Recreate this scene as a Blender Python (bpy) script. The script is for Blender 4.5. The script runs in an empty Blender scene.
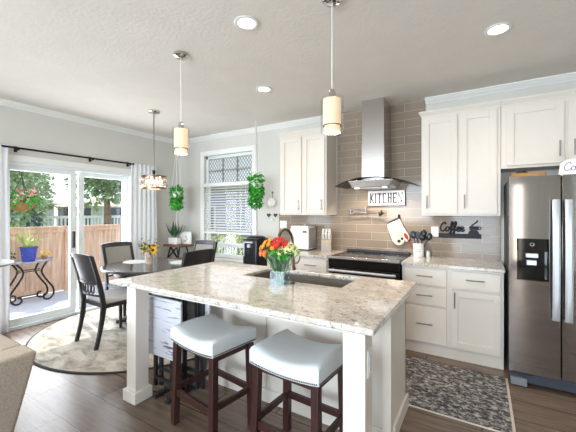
import bpy, bmesh, math, random
from mathutils import Vector, Matrix, Euler

random.seed(7)
C = bpy.context.scene.collection
PI = math.pi

def lin(c):
    c = c / 255.0
    return c / 12.92 if c <= 0.04045 else ((c + 0.055) / 1.055) ** 2.4

def rgb(r, g, b):
    return (lin(r), lin(g), lin(b), 1.0)

# ------------------------------------------------------------------ camera, sky, sun, light, exposure
YAW = math.atan2(482 - 288, 320.0)
cam_d = bpy.data.cameras.new('camera')
cam_d.sensor_width = 36.0
cam_d.lens = 36.0 * 320.0 / 576.0
cam_d.shift_y = -3.5 / 576.0
cam_d.clip_start = 0.02
cam = bpy.data.objects.new('camera', cam_d)
cam.location = (0, 0, 1.42)
cam.rotation_euler = (PI / 2, 0, YAW)
C.objects.link(cam)
bpy.context.scene.camera = cam

vs = bpy.context.scene.view_settings
vs.view_transform = 'Standard'
vs.look = 'None'
vs.gamma = 1.0
vs.use_curve_mapping = False
vs.exposure = 0.1

SKY_STRENGTH = 1.7
world = bpy.data.worlds.new('sky')
bpy.context.scene.world = world
world.use_nodes = True
wn, wl = world.node_tree.nodes, world.node_tree.links
wn.clear()
wo = wn.new('ShaderNodeOutputWorld')
wb = wn.new('ShaderNodeBackground')
wtc = wn.new('ShaderNodeTexCoord')
wsep = wn.new('ShaderNodeSeparateXYZ')
wr = wn.new('ShaderNodeValToRGB')
wr.color_ramp.elements[0].position = 0.12
wr.color_ramp.elements[0].color = (0.90, 0.91, 0.96, 1)
wr.color_ramp.elements[1].position = 0.7
wr.color_ramp.elements[1].color = (0.62, 0.74, 0.96, 1)
wl.new(wtc.outputs['Generated'], wsep.inputs[0])
wl.new(wsep.outputs['Z'], wr.inputs[0])
wl.new(wr.outputs[0], wb.inputs['Color'])
wb.inputs['Strength'].default_value = SKY_STRENGTH
wl.new(wb.outputs[0], wo.inputs['Surface'])

sun_d = bpy.data.lights.new('sun', 'SUN')
sun_d.energy = 3.6
sun_d.angle = math.radians(0.6)
sun_d.color = (1.0, 0.95, 0.86)
sun = bpy.data.objects.new('sun', sun_d)
SUN_FROM = Vector((-0.50, 0.12, 0.86))
sun.rotation_euler = SUN_FROM.to_track_quat('Z', 'Y').to_euler()
C.objects.link(sun)

def area(name, loc, direction, sx, sy, power, color):
    d = bpy.data.lights.new(name, 'AREA')
    d.shape = 'RECTANGLE'
    d.size, d.size_y = sx, sy
    d.energy = power
    d.color = color
    o = bpy.data.objects.new(name, d)
    o.location = loc
    o.rotation_euler = Vector(direction).to_track_quat('-Z', 'Y').to_euler()
    C.objects.link(o)
    return o

# daylight at the inferred rear window and dining door, plus added unseen fill lights
REAR_Y = -4.0
area('unseen_rear_light', (-2.28, REAR_Y - 0.06, 1.80), (0, 1, 0), 1.55, 1.4, 160, (0.72, 0.86, 1.0))
area('unseen_rear_light', (-0.2, REAR_Y - 0.06, 1.22), (0, 1, 0), 1.3, 2.3, 165, (0.72, 0.86, 1.0))  # unseen source behind the camera, added to brighten the lower cabinets
area('added_side_fill', (-4.9, -2.1, 1.5), (1, 0, 0), 1.9, 1.8, 125, (0.80, 0.90, 1.0))  # unseen left-wall source, added as fill from the left rear
area('added_streak_light', (0.82, REAR_Y - 0.06, 1.15), (0, 1, 0), 0.18, 2.0, 5, (1.0, 0.88, 0.76))  # unseen narrow source, added to draw a streak on the refrigerator
area('daylight_dining_door', (-4.98, 2.3, 1.1), (1, 0, 0), 1.4, 1.8, 55, (0.90, 0.95, 1.0))
CAN_POWER = 30
PENDANT_POWER = 5

# ------------------------------------------------------------------ materials
def new_mat(name):
    m = bpy.data.materials.new(name)
    m.use_nodes = True
    return m, m.node_tree.nodes, m.node_tree.links, m.node_tree.nodes['Principled BSDF']

def mat(name, col, rough=0.5, metal=0.0, var=0.06, scale=8.0, bump=0.0, bump_scale=60.0, emit=None, emit_s=0.0, coat=0.0,
        stretch=None, trans=0.0, spec=0.5, aniso=0.0, sheen=0.0):
    m, n, l, p = new_mat(name)
    tc = n.new('ShaderNodeTexCoord')
    mp = n.new('ShaderNodeMapping')
    if stretch: mp.inputs['Scale'].default_value = stretch
    l.new(tc.outputs['Object'], mp.inputs[0])
    nz = n.new('ShaderNodeTexNoise')
    nz.inputs['Scale'].default_value = scale
    nz.inputs['Detail'].default_value = 4
    l.new(mp.outputs[0], nz.inputs['Vector'])
    r = n.new('ShaderNodeValToRGB')
    r.color_ramp.elements[0].position = 0.3
    r.color_ramp.elements[1].position = 0.7
    r.color_ramp.elements[0].color = tuple(c * (1 - var) for c in col[:3]) + (1,)
    r.color_ramp.elements[1].color = tuple(min(1, c * (1 + var)) for c in col[:3]) + (1,)
    l.new(nz.outputs['Fac'], r.inputs[0])
    l.new(r.outputs[0], p.inputs['Base Color'])
    p.inputs['Roughness'].default_value = rough
    p.inputs['Metallic'].default_value = metal
    p.inputs['Specular IOR Level'].default_value = spec
    p.inputs['Coat Weight'].default_value = coat
    p.inputs['Transmission Weight'].default_value = trans
    p.inputs['Anisotropic'].default_value = aniso
    p.inputs['Sheen Weight'].default_value = sheen
    if emit:
        p.inputs['Emission Color'].default_value = emit
        p.inputs['Emission Strength'].default_value = emit_s
    if bump:
        n2 = n.new('ShaderNodeTexNoise')
        n2.inputs['Scale'].default_value = bump_scale
        n2.inputs['Detail'].default_value = 3
        l.new(mp.outputs[0], n2.inputs['Vector'])
        b = n.new('ShaderNodeBump')
        b.inputs['Strength'].default_value = bump
        b.inputs['Distance'].default_value = 0.01
        l.new(n2.outputs['Fac'], b.inputs['Height'])
        l.new(b.outputs[0], p.inputs['Normal'])
    return m

def glass_pane(name, tint=(1, 1, 1, 1), refl=0.07):
    m, n, l, p = new_mat(name)
    n.remove(p)
    out = n['Material Output']
    t = n.new('ShaderNodeBsdfTransparent'); t.inputs[0].default_value = tint
    g = n.new('ShaderNodeBsdfGlossy'); g.inputs['Roughness'].default_value = 0.02
    lw = n.new('ShaderNodeLayerWeight'); lw.inputs['Blend'].default_value = 0.5
    pw = n.new('ShaderNodeMath'); pw.operation = 'POWER'; pw.inputs[1].default_value = 4.0
    l.new(lw.outputs['Facing'], pw.inputs[0])
    ma = n.new('ShaderNodeMath'); ma.operation = 'MULTIPLY_ADD'; ma.inputs[1].default_value = 0.5; ma.inputs[2].default_value = refl * 0.5
    l.new(pw.outputs[0], ma.inputs[0])
    mx = n.new('ShaderNodeMixShader')
    l.new(ma.outputs[0], mx.inputs[0])
    l.new(t.outputs[0], mx.inputs[1]); l.new(g.outputs[0], mx.inputs[2])
    l.new(mx.outputs[0], out.inputs['Surface'])
    return m

def planks_mat(name):
    m, n, l, p = new_mat(name)
    tc = n.new('ShaderNodeTexCoord')
    br = n.new('ShaderNodeTexBrick')
    br.offset = 0.37
    br.inputs['Scale'].default_value = 1.0
    br.inputs['Brick Width'].default_value = 1.25
    br.inputs['Row Height'].default_value = 0.27
    br.inputs['Mortar Size'].default_value = 0.0035
    br.inputs['Mortar Smooth'].default_value = 0.2
    br.inputs['Color1'].default_value = rgb(130, 110, 94)
    br.inputs['Color2'].default_value = rgb(108, 90, 76)
    br.inputs['Mortar'].default_value = rgb(44, 35, 29)
    l.new(tc.outputs['Object'], br.inputs['Vector'])
    mp = n.new('ShaderNodeMapping'); mp.inputs['Scale'].default_value = (1.2, 11, 1)
    l.new(tc.outputs['Object'], mp.inputs[0])
    nz = n.new('ShaderNodeTexNoise'); nz.inputs['Scale'].default_value = 2.6; nz.inputs['Detail'].default_value = 8
    nz.inputs['Roughness'].default_value = 0.65
    l.new(mp.outputs[0], nz.inputs['Vector'])
    r = n.new('ShaderNodeValToRGB')
    r.color_ramp.elements[0].position = 0.32; r.color_ramp.elements[0].color = (0.62, 0.6, 0.58, 1)
    r.color_ramp.elements[1].position = 0.72; r.color_ramp.elements[1].color = (1.25, 1.25, 1.28, 1)
    l.new(nz.outputs['Fac'], r.inputs[0])
    mx = n.new('ShaderNodeMixRGB'); mx.blend_type = 'MULTIPLY'; mx.inputs[0].default_value = 1
    l.new(br.outputs['Color'], mx.inputs[1]); l.new(r.outputs[0], mx.inputs[2])
    l.new(mx.outputs[0], p.inputs['Base Color'])
    p.inputs['Roughness'].default_value = 0.27
    b = n.new('ShaderNodeBump'); b.inputs['Strength'].default_value = 0.15; b.inputs['Distance'].default_value = 0.004
    l.new(nz.outputs['Fac'], b.inputs['Height']); l.new(b.outputs[0], p.inputs['Normal'])
    return m

def tile_mat(name):
    m, n, l, p = new_mat(name)
    tc = n.new('ShaderNodeTexCoord')
    s = n.new('ShaderNodeSeparateXYZ'); cb = n.new('ShaderNodeCombineXYZ')
    l.new(tc.outputs['Object'], s.inputs[0])
    l.new(s.outputs['X'], cb.inputs['X']); l.new(s.outputs['Z'], cb.inputs['Y'])
    br = n.new('ShaderNodeTexBrick')
    br.offset = 0.5
    br.inputs['Scale'].default_value = 1.0
    br.inputs['Brick Width'].default_value = 0.40
    br.inputs['Row Height'].default_value = 0.0975
    br.inputs['Mortar Size'].default_value = 0.0017
    br.inputs['Mortar Smooth'].default_value = 0.1
    br.inputs['Color1'].default_value = rgb(150, 135, 119)
    br.inputs['Color2'].default_value = rgb(142, 127, 111)
    br.inputs['Mortar'].default_value = rgb(196, 186, 173)
    l.new(cb.outputs[0], br.inputs['Vector'])
    l.new(br.outputs['Color'], p.inputs['Base Color'])
    p.inputs['Roughness'].default_value = 0.08
    p.inputs['Specular IOR Level'].default_value = 0.2
    b = n.new('ShaderNodeBump'); b.inputs['Strength'].default_value = 0.3; b.inputs['Distance'].default_value = 0.002; b.invert = True
    l.new(br.outputs['Fac'], b.inputs['Height']); l.new(b.outputs[0], p.inputs['Normal'])
    return m

def granite_mat(name):
    m, n, l, p = new_mat(name)
    tc = n.new('ShaderNodeTexCoord')
    mp = n.new('ShaderNodeMapping'); mp.inputs['Rotation'].default_value = (0, 0, 0.5); mp.inputs['Scale'].default_value = (1, 1.5, 1)
    l.new(tc.outputs['Object'], mp.inputs[0])
    def noise(sc, d, lo, hi):
        z = n.new('ShaderNodeTexNoise'); z.inputs['Scale'].default_value = sc; z.inputs['Detail'].default_value = d
        z.inputs['Roughness'].default_value = 0.62
        l.new(mp.outputs[0], z.inputs['Vector'])
        r = n.new('ShaderNodeMapRange'); r.inputs['From Min'].default_value = lo; r.inputs['From Max'].default_value = hi
        l.new(z.outputs['Fac'], r.inputs['Value'])
        return r.outputs[0]
    def mix(f, a, b):
        x = n.new('ShaderNodeMixRGB'); l.new(f, x.inputs[0])
        if isinstance(a, tuple): x.inputs[1].default_value = a
        else: l.new(a, x.inputs[1])
        x.inputs[2].default_value = b
        return x.outputs[0]
    c = mix(noise(9, 5, 0.42, 0.62), rgb(212, 208, 202), rgb(194, 184, 171))
    c = mix(noise(27, 5, 0.55, 0.64), c, rgb(158, 148, 138))
    c = mix(noise(70, 4, 0.58, 0.65), c, rgb(116, 108, 102))
    c = mix(noise(44, 3, 0.58, 0.70), c, rgb(228, 225, 220))
    l.new(c, p.inputs['Base Color'])
    p.inputs['Roughness'].default_value = 0.05
    p.inputs['Specular IOR Level'].default_value = 0.6
    return m

def rug_mat(name, cols, scale, stretch, rough=0.95):
    m, n, l, p = new_mat(name)
    tc = n.new('ShaderNodeTexCoord')
    mp = n.new('ShaderNodeMapping'); mp.inputs['Scale'].default_value = stretch
    l.new(tc.outputs['Object'], mp.inputs[0])
    z = n.new('ShaderNodeTexNoise'); z.inputs['Scale'].default_value = scale; z.inputs['Detail'].default_value = 9
    z.inputs['Roughness'].default_value = 0.72; z.inputs['Distortion'].default_value = 0.6
    l.new(mp.outputs[0], z.inputs['Vector'])
    r = n.new('ShaderNodeValToRGB')
    while len(r.color_ramp.elements) < len(cols): r.color_ramp.elements.new(0.5)
    for e, (pos, c) in zip(r.color_ramp.elements, cols):
        e.position = pos; e.color = c
    l.new(z.outputs['Fac'], r.inputs[0])
    l.new(r.outputs[0], p.inputs['Base Color'])
    p.inputs['Roughness'].default_value = rough
    b = n.new('ShaderNodeBump'); b.inputs['Strength'].default_value = 0.5; b.inputs['Distance'].default_value = 0.006
    z2 = n.new('ShaderNodeTexNoise'); z2.inputs['Scale'].default_value = 120
    l.new(tc.outputs['Object'], z2.inputs['Vector'])
    l.new(z2.outputs['Fac'], b.inputs['Height']); l.new(b.outputs[0], p.inputs['Normal'])
    return m

def whitewash_mat(name):
    m, n, l, p = new_mat(name)
    tc = n.new('ShaderNodeTexCoord')
    mp = n.new('ShaderNodeMapping'); mp.inputs['Scale'].default_value = (3, 3, 26)
    l.new(tc.outputs['Object'], mp.inputs[0])
    z = n.new('ShaderNodeTexNoise'); z.inputs['Scale'].default_value = 1.6; z.inputs['Detail'].default_value = 7; z.inputs['Distortion'].default_value = 0.8
    l.new(mp.outputs[0], z.inputs['Vector'])
    r = n.new('ShaderNodeValToRGB')
    r.color_ramp.elements[0].position = 0.34; r.color_ramp.elements[0].color = rgb(96, 96, 104)
    r.color_ramp.elements[1].position = 0.44; r.color_ramp.elements[1].color = rgb(204, 204, 212)
    l.new(z.outputs['Fac'], r.inputs[0]); l.new(r.outputs[0], p.inputs['Base Color'])
    p.inputs['Roughness'].default_value = 0.45
    return m

def lattice_mat(name):
    # clear glass carrying a printed diamond-trellis film
    m, n, l, p = new_mat(name)
    out = n['Material Output']
    tc = n.new('ShaderNodeTexCoord'); s = n.new('ShaderNodeSeparateXYZ')
    l.new(tc.outputs['Object'], s.inputs[0])
    def math_(op, a, b=None):
        x = n.new('ShaderNodeMath'); x.operation = op
        for i, v in enumerate((a, b)):
            if v is None: continue
            if isinstance(v, (int, float)): x.inputs[i].default_value = v
            else: l.new(v, x.inputs[i])
        return x.outputs[0]
    zz = math_('MULTIPLY', s.outputs['Z'], 0.75)
    def stripes(sig):
        t = math_('ADD' if sig > 0 else 'SUBTRACT', s.outputs['X'], zz)
        t = math_('MULTIPLY', t, 17.0)
        t = math_('FRACT', t)
        t = math_('SUBTRACT', t, 0.5)
        t = math_('ABSOLUTE', t)
        return math_('LESS_THAN', t, 0.085)
    k = math_('MAXIMUM', stripes(1), stripes(-1))
    p.inputs['Base Color'].default_value = rgb(222, 224, 228)
    p.inputs['Roughness'].default_value = 0.6
    tr = n.new('ShaderNodeBsdfTransparent'); tr.inputs[0].default_value = (0.93, 0.95, 1, 1)
    tl = n.new('ShaderNodeBsdfTranslucent'); tl.inputs[0].default_value = rgb(250, 250, 252)
    m1 = n.new('ShaderNodeMixShader'); m1.inputs[0].default_value = 0.8
    l.new(tr.outputs[0], m1.inputs[1]); l.new(tl.outputs[0], m1.inputs[2])
    film = n.new('ShaderNodeMixShader')
    l.new(k, film.inputs[0])
    df = n.new('ShaderNodeBsdfDiffuse'); df.inputs[0].default_value = rgb(120, 118, 116)
    l.new(m1.outputs[0], film.inputs[1]); l.new(df.outputs[0], film.inputs[2])
    l.new(film.outputs[0], out.inputs['Surface'])
    return m

def fence_mat(name, axis='Y', w=0.14):
    m, n, l, p = new_mat(name)
    tc = n.new('ShaderNodeTexCoord')
    mp = n.new('ShaderNodeMapping'); mp.inputs['Scale'].default_value = (6, 14, 1.2)
    l.new(tc.outputs['Object'], mp.inputs[0])
    z = n.new('ShaderNodeTexNoise'); z.inputs['Scale'].default_value = 1.7; z.inputs['Detail'].default_value = 6
    l.new(mp.outputs[0], z.inputs['Vector'])
    r = n.new('ShaderNodeValToRGB')
    r.color_ramp.elements[0].position = 0.3; r.color_ramp.elements[0].color = rgb(200, 160, 132)
    r.color_ramp.elements[1].position = 0.72; r.color_ramp.elements[1].color = rgb(236, 206, 180)
    l.new(z.outputs['Fac'], r.inputs[0]); l.new(r.outputs[0], p.inputs['Base Color'])
    p.inputs['Roughness'].default_value = 0.8
    return m

M = {}
M['wall'] = mat('wall_paint', rgb(210, 207, 200), 0.85, var=0.012, bump=0.05, bump_scale=90)
M['ceiling'] = mat('knockdown_ceiling', rgb(228, 222, 214), 0.9, var=0.02, scale=5, bump=0.22, bump_scale=38)
M['trim'] = mat('white_trim_paint', rgb(236, 235, 231), 0.45, var=0.01)
M['vinyl'] = mat('white_vinyl', rgb(226, 231, 231), 0.4, var=0.01)
M['cab'] = mat('white_cabinet_paint', rgb(223, 214, 203), 0.42, var=0.012)
M['floor'] = planks_mat('brown_plank_floor')
M['tile'] = tile_mat('taupe_glazed_tile')
M['granite'] = granite_mat('speckled_granite')
M['steel'] = mat('brushed_steel', rgb(198, 194, 190), 0.24, 1.0, var=0.05, scale=3, stretch=(1, 1, 60), aniso=0.5)
M['fridge_steel'] = mat('brushed_dark_steel', rgb(158, 154, 152), 0.07, 1.0, var=0.04, scale=3, stretch=(60, 1, 1))
M['handle_steel'] = mat('satin_handle_steel', rgb(205, 208, 212), 0.42, 0.55, var=0.02)
M['pull'] = mat('satin_pull_metal', rgb(150, 146, 142), 0.35, 1.0, var=0.02)
M['chrome'] = mat('polished_chrome', rgb(200, 198, 196), 0.08, 1.0, var=0.02)
M['bronze'] = mat('brushed_bronze', rgb(120, 105, 92), 0.28, 1.0, var=0.05)
M['black'] = mat('black_plastic', rgb(24, 24, 28), 0.3, var=0.1)
M['blackglass'] = mat('black_glass', rgb(12, 11, 12), 0.05, var=0.1)
M['blackmetal'] = mat('black_metal', rgb(30, 29, 30), 0.4, 0.6, var=0.1)
M['espresso'] = mat('espresso_wood', rgb(58, 34, 30), 0.32, var=0.25, scale=5, stretch=(6, 6, 1))
M['chairwood'] = mat('charcoal_wood', rgb(46, 44, 46), 0.38, var=0.2, scale=5, stretch=(6, 6, 1))
M['tablewood'] = mat('grey_stained_table_wood', rgb(66, 62, 62), 0.2, var=0.12, scale=4, stretch=(1, 8, 1), coat=0.5)
M['leather'] = mat('pale_grey_leather', rgb(206, 210, 212), 0.42, var=0.03, bump=0.06, bump_scale=160)
M['seat'] = mat('light_grey_fabric', rgb(196, 195, 193), 0.85, var=0.05, scale=40)
M['panel_fabric'] = mat('taupe_grey_fabric', rgb(150, 146, 138), 0.85, var=0.06, scale=40)
M['tweed'] = mat('taupe_tweed', rgb(184, 170, 155), 0.95, var=0.22, scale=130, bump=0.35, bump_scale=200)
M['greycloth'] = mat('mid_grey_cloth', rgb(150, 148, 148), 0.9, var=0.08, scale=30)
M['curtain'] = mat('white_curtain_cloth', rgb(236, 237, 242), 0.9, var=0.02, scale=20)
M['plastic'] = mat('white_plastic', rgb(234, 232, 230), 0.35, var=0.01)
M['ceramic'] = mat('white_ceramic', rgb(238, 236, 232), 0.2, var=0.02)
M['blue'] = mat('cobalt_glaze', rgb(42, 62, 160), 0.2, var=0.25, scale=14)
M['leaf'] = mat('green_leaf', rgb(58, 160, 46), 0.5, var=0.5, scale=26)
M['leafdark'] = mat('dark_green_leaf', rgb(48, 84, 44), 0.5, var=0.5, scale=30)
M['leafpale'] = mat('pale_yellow_green_leaf', rgb(196, 204, 128), 0.5, var=0.3, scale=30)
M['treeleaf'] = mat('tree_leaf', rgb(134, 166, 120), 0.6, var=0.45, scale=4)
M['treelight'] = mat('light_tree_leaf', rgb(158, 182, 140), 0.6, var=0.4, scale=4)
M['bark'] = mat('tree_bark', rgb(132, 112, 96), 0.9, var=0.3)
M['soil'] = mat('potting_soil', rgb(58, 44, 36), 0.95, var=0.3, scale=60)
M['red'] = mat('red_petal', rgb(196, 26, 22), 0.55, var=0.3, scale=60)
M['orange'] = mat('orange_petal', rgb(240, 150, 40), 0.55, var=0.25, scale=60)
M['coral'] = mat('coral_petal', rgb(240, 108, 60), 0.55, var=0.2, scale=60)
M['cream'] = mat('cream_petal', rgb(244, 232, 180), 0.55, var=0.1, scale=60)
M['yellow'] = mat('sunflower_petal', rgb(246, 186, 36), 0.55, var=0.2, scale=60)
M['pink'] = mat('pink_petal', rgb(224, 110, 110), 0.55, var=0.3, scale=60)
M['seedhead'] = mat('dark_flower_centre', rgb(50, 34, 20), 0.8, var=0.3, scale=90)
M['stem'] = mat('green_stem', rgb(84, 128, 62), 0.5, var=0.2)
M['rope'] = mat('white_cotton_rope', rgb(226, 222, 214), 0.9, var=0.06, scale=80)
M['wood'] = mat('honey_wood', rgb(166, 124, 86), 0.5, var=0.2, scale=6, stretch=(2, 12, 12))
M['brownwood'] = mat('rustic_brown_wood', rgb(110, 74, 52), 0.55, var=0.3, scale=6, stretch=(2, 14, 14))
M['knifewood'] = mat('ash_block_wood', rgb(176, 164, 150), 0.5, var=0.12, scale=6, stretch=(10, 10, 1))
M['fence'] = fence_mat('cedar_fence')
M['deck'] = mat('pale_concrete', rgb(206, 208, 216), 0.85, var=0.06, scale=3)
M['grass'] = mat('lawn_grass', rgb(140, 156, 96), 0.9, var=0.35, scale=9, bump=0.6, bump_scale=50)
M['siding'] = mat('pale_house_siding', rgb(204, 204, 208), 0.8, var=0.04, stretch=(0.3, 0.3, 24))
M['roof'] = mat('tan_shingle_roof', rgb(206, 188, 170), 0.85, var=0.12, scale=14)
M['darkwin'] = mat('dark_window_glass', rgb(70, 84, 104), 0.1, var=0.2)
M['rug'] = rug_mat('faded_cream_rug', [(0.32, rgb(98, 92, 86)), (0.45, rgb(166, 158, 146)), (0.56, rgb(198, 191, 179)), (0.75, rgb(214, 208, 197))], 3.2, (1, 1.9, 1))
M['rugedge'] = mat('dark_rug_binding', rgb(52, 54, 56), 0.9, var=0.1)
M['runner'] = rug_mat('distressed_black_rug', [(0.36, rgb(40, 36, 38)), (0.49, rgb(92, 88, 88)), (0.55, rgb(160, 156, 154)), (0.66, rgb(206, 200, 196))], 24, (1.0, 1.5, 1))
M['fringe'] = mat('cream_fringe', rgb(206, 196, 182), 0.95, var=0.1, scale=80)
M['whitewash'] = whitewash_mat('whitewashed_tray_wood')
M['pane'] = glass_pane('clear_pane')
M['film'] = lattice_mat('diamond_film')
M['vaseglass'] = glass_pane('clear_vase_glass', (0.86, 0.92, 0.93, 1), 0.10)
M['hoodglass'] = glass_pane('smoked_hood_glass', (0.30, 0.29, 0.28, 1))
M['pendglass'] = glass_pane('clear_pendant_glass', (0.97, 0.97, 0.965, 1), 0.05)
M['shade'] = mat('frosted_inner_shade', rgb(226, 200, 172), 0.7, var=0.02, emit=(1.0, 0.72, 0.46, 1), emit_s=0.42)
M['bulb'] = mat('glowing_bulb', rgb(255, 240, 210), 0.5, emit=(1.0, 0.86, 0.62, 1), emit_s=4.0)
M['canlens'] = mat('glowing_downlight_lens', rgb(255, 250, 240), 0.5, emit=(1.0, 0.95, 0.86, 1), emit_s=4.0)
M['crystal'] = mat('warm_crystal_bead', rgb(226, 220, 212), 0.05, var=0.2, scale=30, trans=0.45)
M['paper'] = mat('white_paper', rgb(240, 240, 240), 0.8, var=0.02)
M['placemat'] = mat('pale_woven_placemat', rgb(212, 214, 216), 0.8, var=0.06, scale=60)
M['card'] = mat('brown_cardboard', rgb(176, 132, 78), 0.8, var=0.1)
M['mitt'] = mat('cream_quilted_cotton', rgb(228, 214, 196), 0.9, var=0.05, scale=40, bump=0.3, bump_scale=40)
M['redplastic'] = mat('red_silicone', rgb(176, 36, 36), 0.4, var=0.05)
M['sinkmat'] = mat('satin_sink_steel', rgb(132, 123, 115), 0.3, 0.35, var=0.06)
M['display'] = mat('dark_display', rgb(30, 34, 40), 0.15, var=0.1)
M['slate'] = mat('navy_black_metal', rgb(15, 15, 24), 0.6, 0.0, var=0.1)
M['greytop'] = mat('pale_grey_laminate', rgb(160, 162, 164), 0.5, var=0.03)

# ------------------------------------------------------------------ mesh helpers
class MB:
    def __init__(self):
        self.v, self.f = [], []
    def add(self, vs, fs):
        o = len(self.v)
        self.v += [Vector(p) for p in vs]
        self.f += [tuple(i + o for i in f) for f in fs]
        return self
    def box(self, x0, x1, y0, y1, z0, z1, mtx=None):
        vs = [Vector(p) for p in ((x0, y0, z0), (x1, y0, z0), (x1, y1, z0), (x0, y1, z0), (x0, y0, z1), (x1, y0, z1), (x1, y1, z1), (x0, y1, z1))]
        if mtx is not None: vs = [mtx @ p for p in vs]
        return self.add(vs, [(0, 3, 2, 1), (4, 5, 6, 7), (0, 1, 5, 4), (1, 2, 6, 5), (2, 3, 7, 6), (3, 0, 4, 7)])
    def hexa(self, bot, top):
        # bottom and top quads, counter-clockwise from above
        return self.add(list(bot) + list(top), [(0, 3, 2, 1), (4, 5, 6, 7), (0, 1, 5, 4), (1, 2, 6, 5), (2, 3, 7, 6), (3, 0, 4, 7)])
    def bar(self, p, q, w, d, up=(0, 0, 1)):
        p, q = Vector(p), Vector(q)
        t = (q - p).normalized(); u = Vector(up)
        if abs(t.dot(u)) > 0.95: u = Vector((0, 1, 0))
        s = t.cross(u).normalized(); u = s.cross(t).normalized()
        a, b = s * w / 2, u * d / 2
        vs = [p - a - b, p + a - b, p + a + b, p - a + b, q - a - b, q + a - b, q + a + b, q - a + b]
        return self.add(vs, [(0, 3, 2, 1), (4, 5, 6, 7), (0, 1, 5, 4), (1, 2, 6, 5), (2, 3, 7, 6), (3, 0, 4, 7)])
    def tube(self, pts, r, n=8, cap=True):
        pts = [Vector(p) for p in pts]
        rs = r if isinstance(r, (list, tuple)) else [r] * len(pts)
        rings = []
        prev = None
        for i, p in enumerate(pts):
            t = (pts[min(i + 1, len(pts) - 1)] - pts[max(i - 1, 0)])
            t = t.normalized() if t.length > 1e-9 else Vector((0, 0, 1))
            if prev is None:
                a = t.orthogonal().normalized()
            else:
                a = prev - t * prev.dot(t)
                a = a.normalized() if a.length > 1e-6 else t.orthogonal().normalized()
            prev = a
            b = t.cross(a)
            rings.append([p + (a * math.cos(2 * PI * k / n) + b * math.sin(2 * PI * k / n)) * rs[i] for k in range(n)])
        vs = [p for ring in rings for p in ring]
        fs = []
        for i in range(len(rings) - 1):
            for k in range(n):
                k2 = (k + 1) % n
                fs.append((i * n + k, i * n + k2, (i + 1) * n + k2, (i + 1) * n + k))
        if cap:
            fs.append(tuple(range(n - 1, -1, -1)))
            fs.append(tuple((len(rings) - 1) * n + k for k in range(n)))
        return self.add(vs, fs)
    def lathe(self, prof, n=24, c=(0, 0, 0), sx=1.0, sy=1.0, close=True):
        vs, fs = [], []
        for r, z in prof:
            for k in range(n):
                a = 2 * PI * k / n
                vs.append((c[0] + r * sx * math.cos(a), c[1] + r * sy * math.sin(a), c[2] + z))
        for i in range(len(prof) - 1):
            for k in range(n):
                k2 = (k + 1) % n
                fs.append((i * n + k, i * n + k2, (i + 1) * n + k2, (i + 1) * n + k))
        if close:
            fs.append(tuple(range(n - 1, -1, -1)))
            fs.append(tuple((len(prof) - 1) * n + k for k in range(n)))
        return self.add(vs, fs)
    def ball(self, c, r, n=12, m=8, sx=1, sy=1, sz=1):
        prof = [(max(1e-4, r * math.sin(PI * i / m)), -r * math.cos(PI * i / m) * sz) for i in range(m + 1)]
        return self.lathe(prof, n, c, sx, sy)
    def prism(self, poly, z0, z1, mtx=None):
        n = len(poly)
        vs = [Vector((x, y, z0)) for x, y in poly] + [Vector((x, y, z1)) for x, y in poly]
        if mtx is not None: vs = [mtx @ p for p in vs]
        fs = [tuple(range(n - 1, -1, -1)), tuple(range(n, 2 * n))] + [(i, (i + 1) % n, (i + 1) % n + n, i + n) for i in range(n)]
        return self.add(vs, fs)
    def leaf(self, p, d, up, ln, w, bend=0.25):
        p, d, up = Vector(p), Vector(d).normalized(), Vector(up)
        s = d.cross(up)
        s = s.normalized() if s.length > 1e-6 else d.orthogonal().normalized()
        nrm = s.cross(d)
        q = p + d * ln * 0.5 + nrm * ln * bend * 0.4
        e = p + d * ln - nrm * ln * bend * 0.4
        return self.add([p, q - s * w / 2, e, q + s * w / 2, q + nrm * w * 0.12], [(0, 1, 4), (1, 2, 4), (2, 3, 4), (3, 0, 4)])
    def leaves(self, c, rad, n, ln, w, rnd, shell=0.5, drop=0.0):
        c = Vector(c)
        for _ in range(n):
            while True:
                q = Vector((rnd.uniform(-1, 1), rnd.uniform(-1, 1), rnd.uniform(-1, 1)))
                if shell <= q.length <= 1: break
            p = c + Vector((q.x * rad[0], q.y * rad[1], q.z * rad[2]))
            d = (q + Vector((rnd.uniform(-.8, .8), rnd.uniform(-.8, .8), rnd.uniform(-.8, .8) - drop))).normalized()
            k = rnd.uniform(0.7, 1.3)
            self.leaf(p, d, Vector((rnd.uniform(-1, 1), rnd.uniform(-1, 1), 1)), ln * k, w * k)
        return self
    def build(self, name, m, parent=None, loc=(0, 0, 0), world=False, bevel=0.0, smooth=None, seg=2):
        off = Vector(loc)
        if world and parent is not None:
            q = parent
            while q is not None:
                off = off + q.location; q = q.parent
            off = off
        me = bpy.data.meshes.new(name)
        sub = off if world else Vector((0, 0, 0))
        me.from_pydata([tuple(p - sub) for p in self.v], [], self.f)
        bm = bmesh.new(); bm.from_mesh(me)
        bmesh.ops.recalc_face_normals(bm, faces=bm.faces)
        bm.to_mesh(me); bm.free()
        me.materials.append(m)
        o = bpy.data.objects.new(name, me)
        C.objects.link(o)
        if parent is not None: o.parent = parent
        if not world: o.location = loc
        elif parent is None: o.location = loc
        if bevel:
            b = o.modifiers.new('bevel', 'BEVEL'); b.width = bevel; b.segments = seg; b.limit_method = 'ANGLE'; b.angle_limit = math.radians(40)
            b.harden_normals = False
        if smooth or bevel:
            me.polygons.foreach_set('use_smooth', [True] * len(me.polygons))
            me.set_sharp_from_angle(angle=math.radians(smooth or 35))
        return o

def tag(o, label, cat, group=None):
    o['label'] = label; o['category'] = cat
    if group: o['group'] = group
    return o

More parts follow.
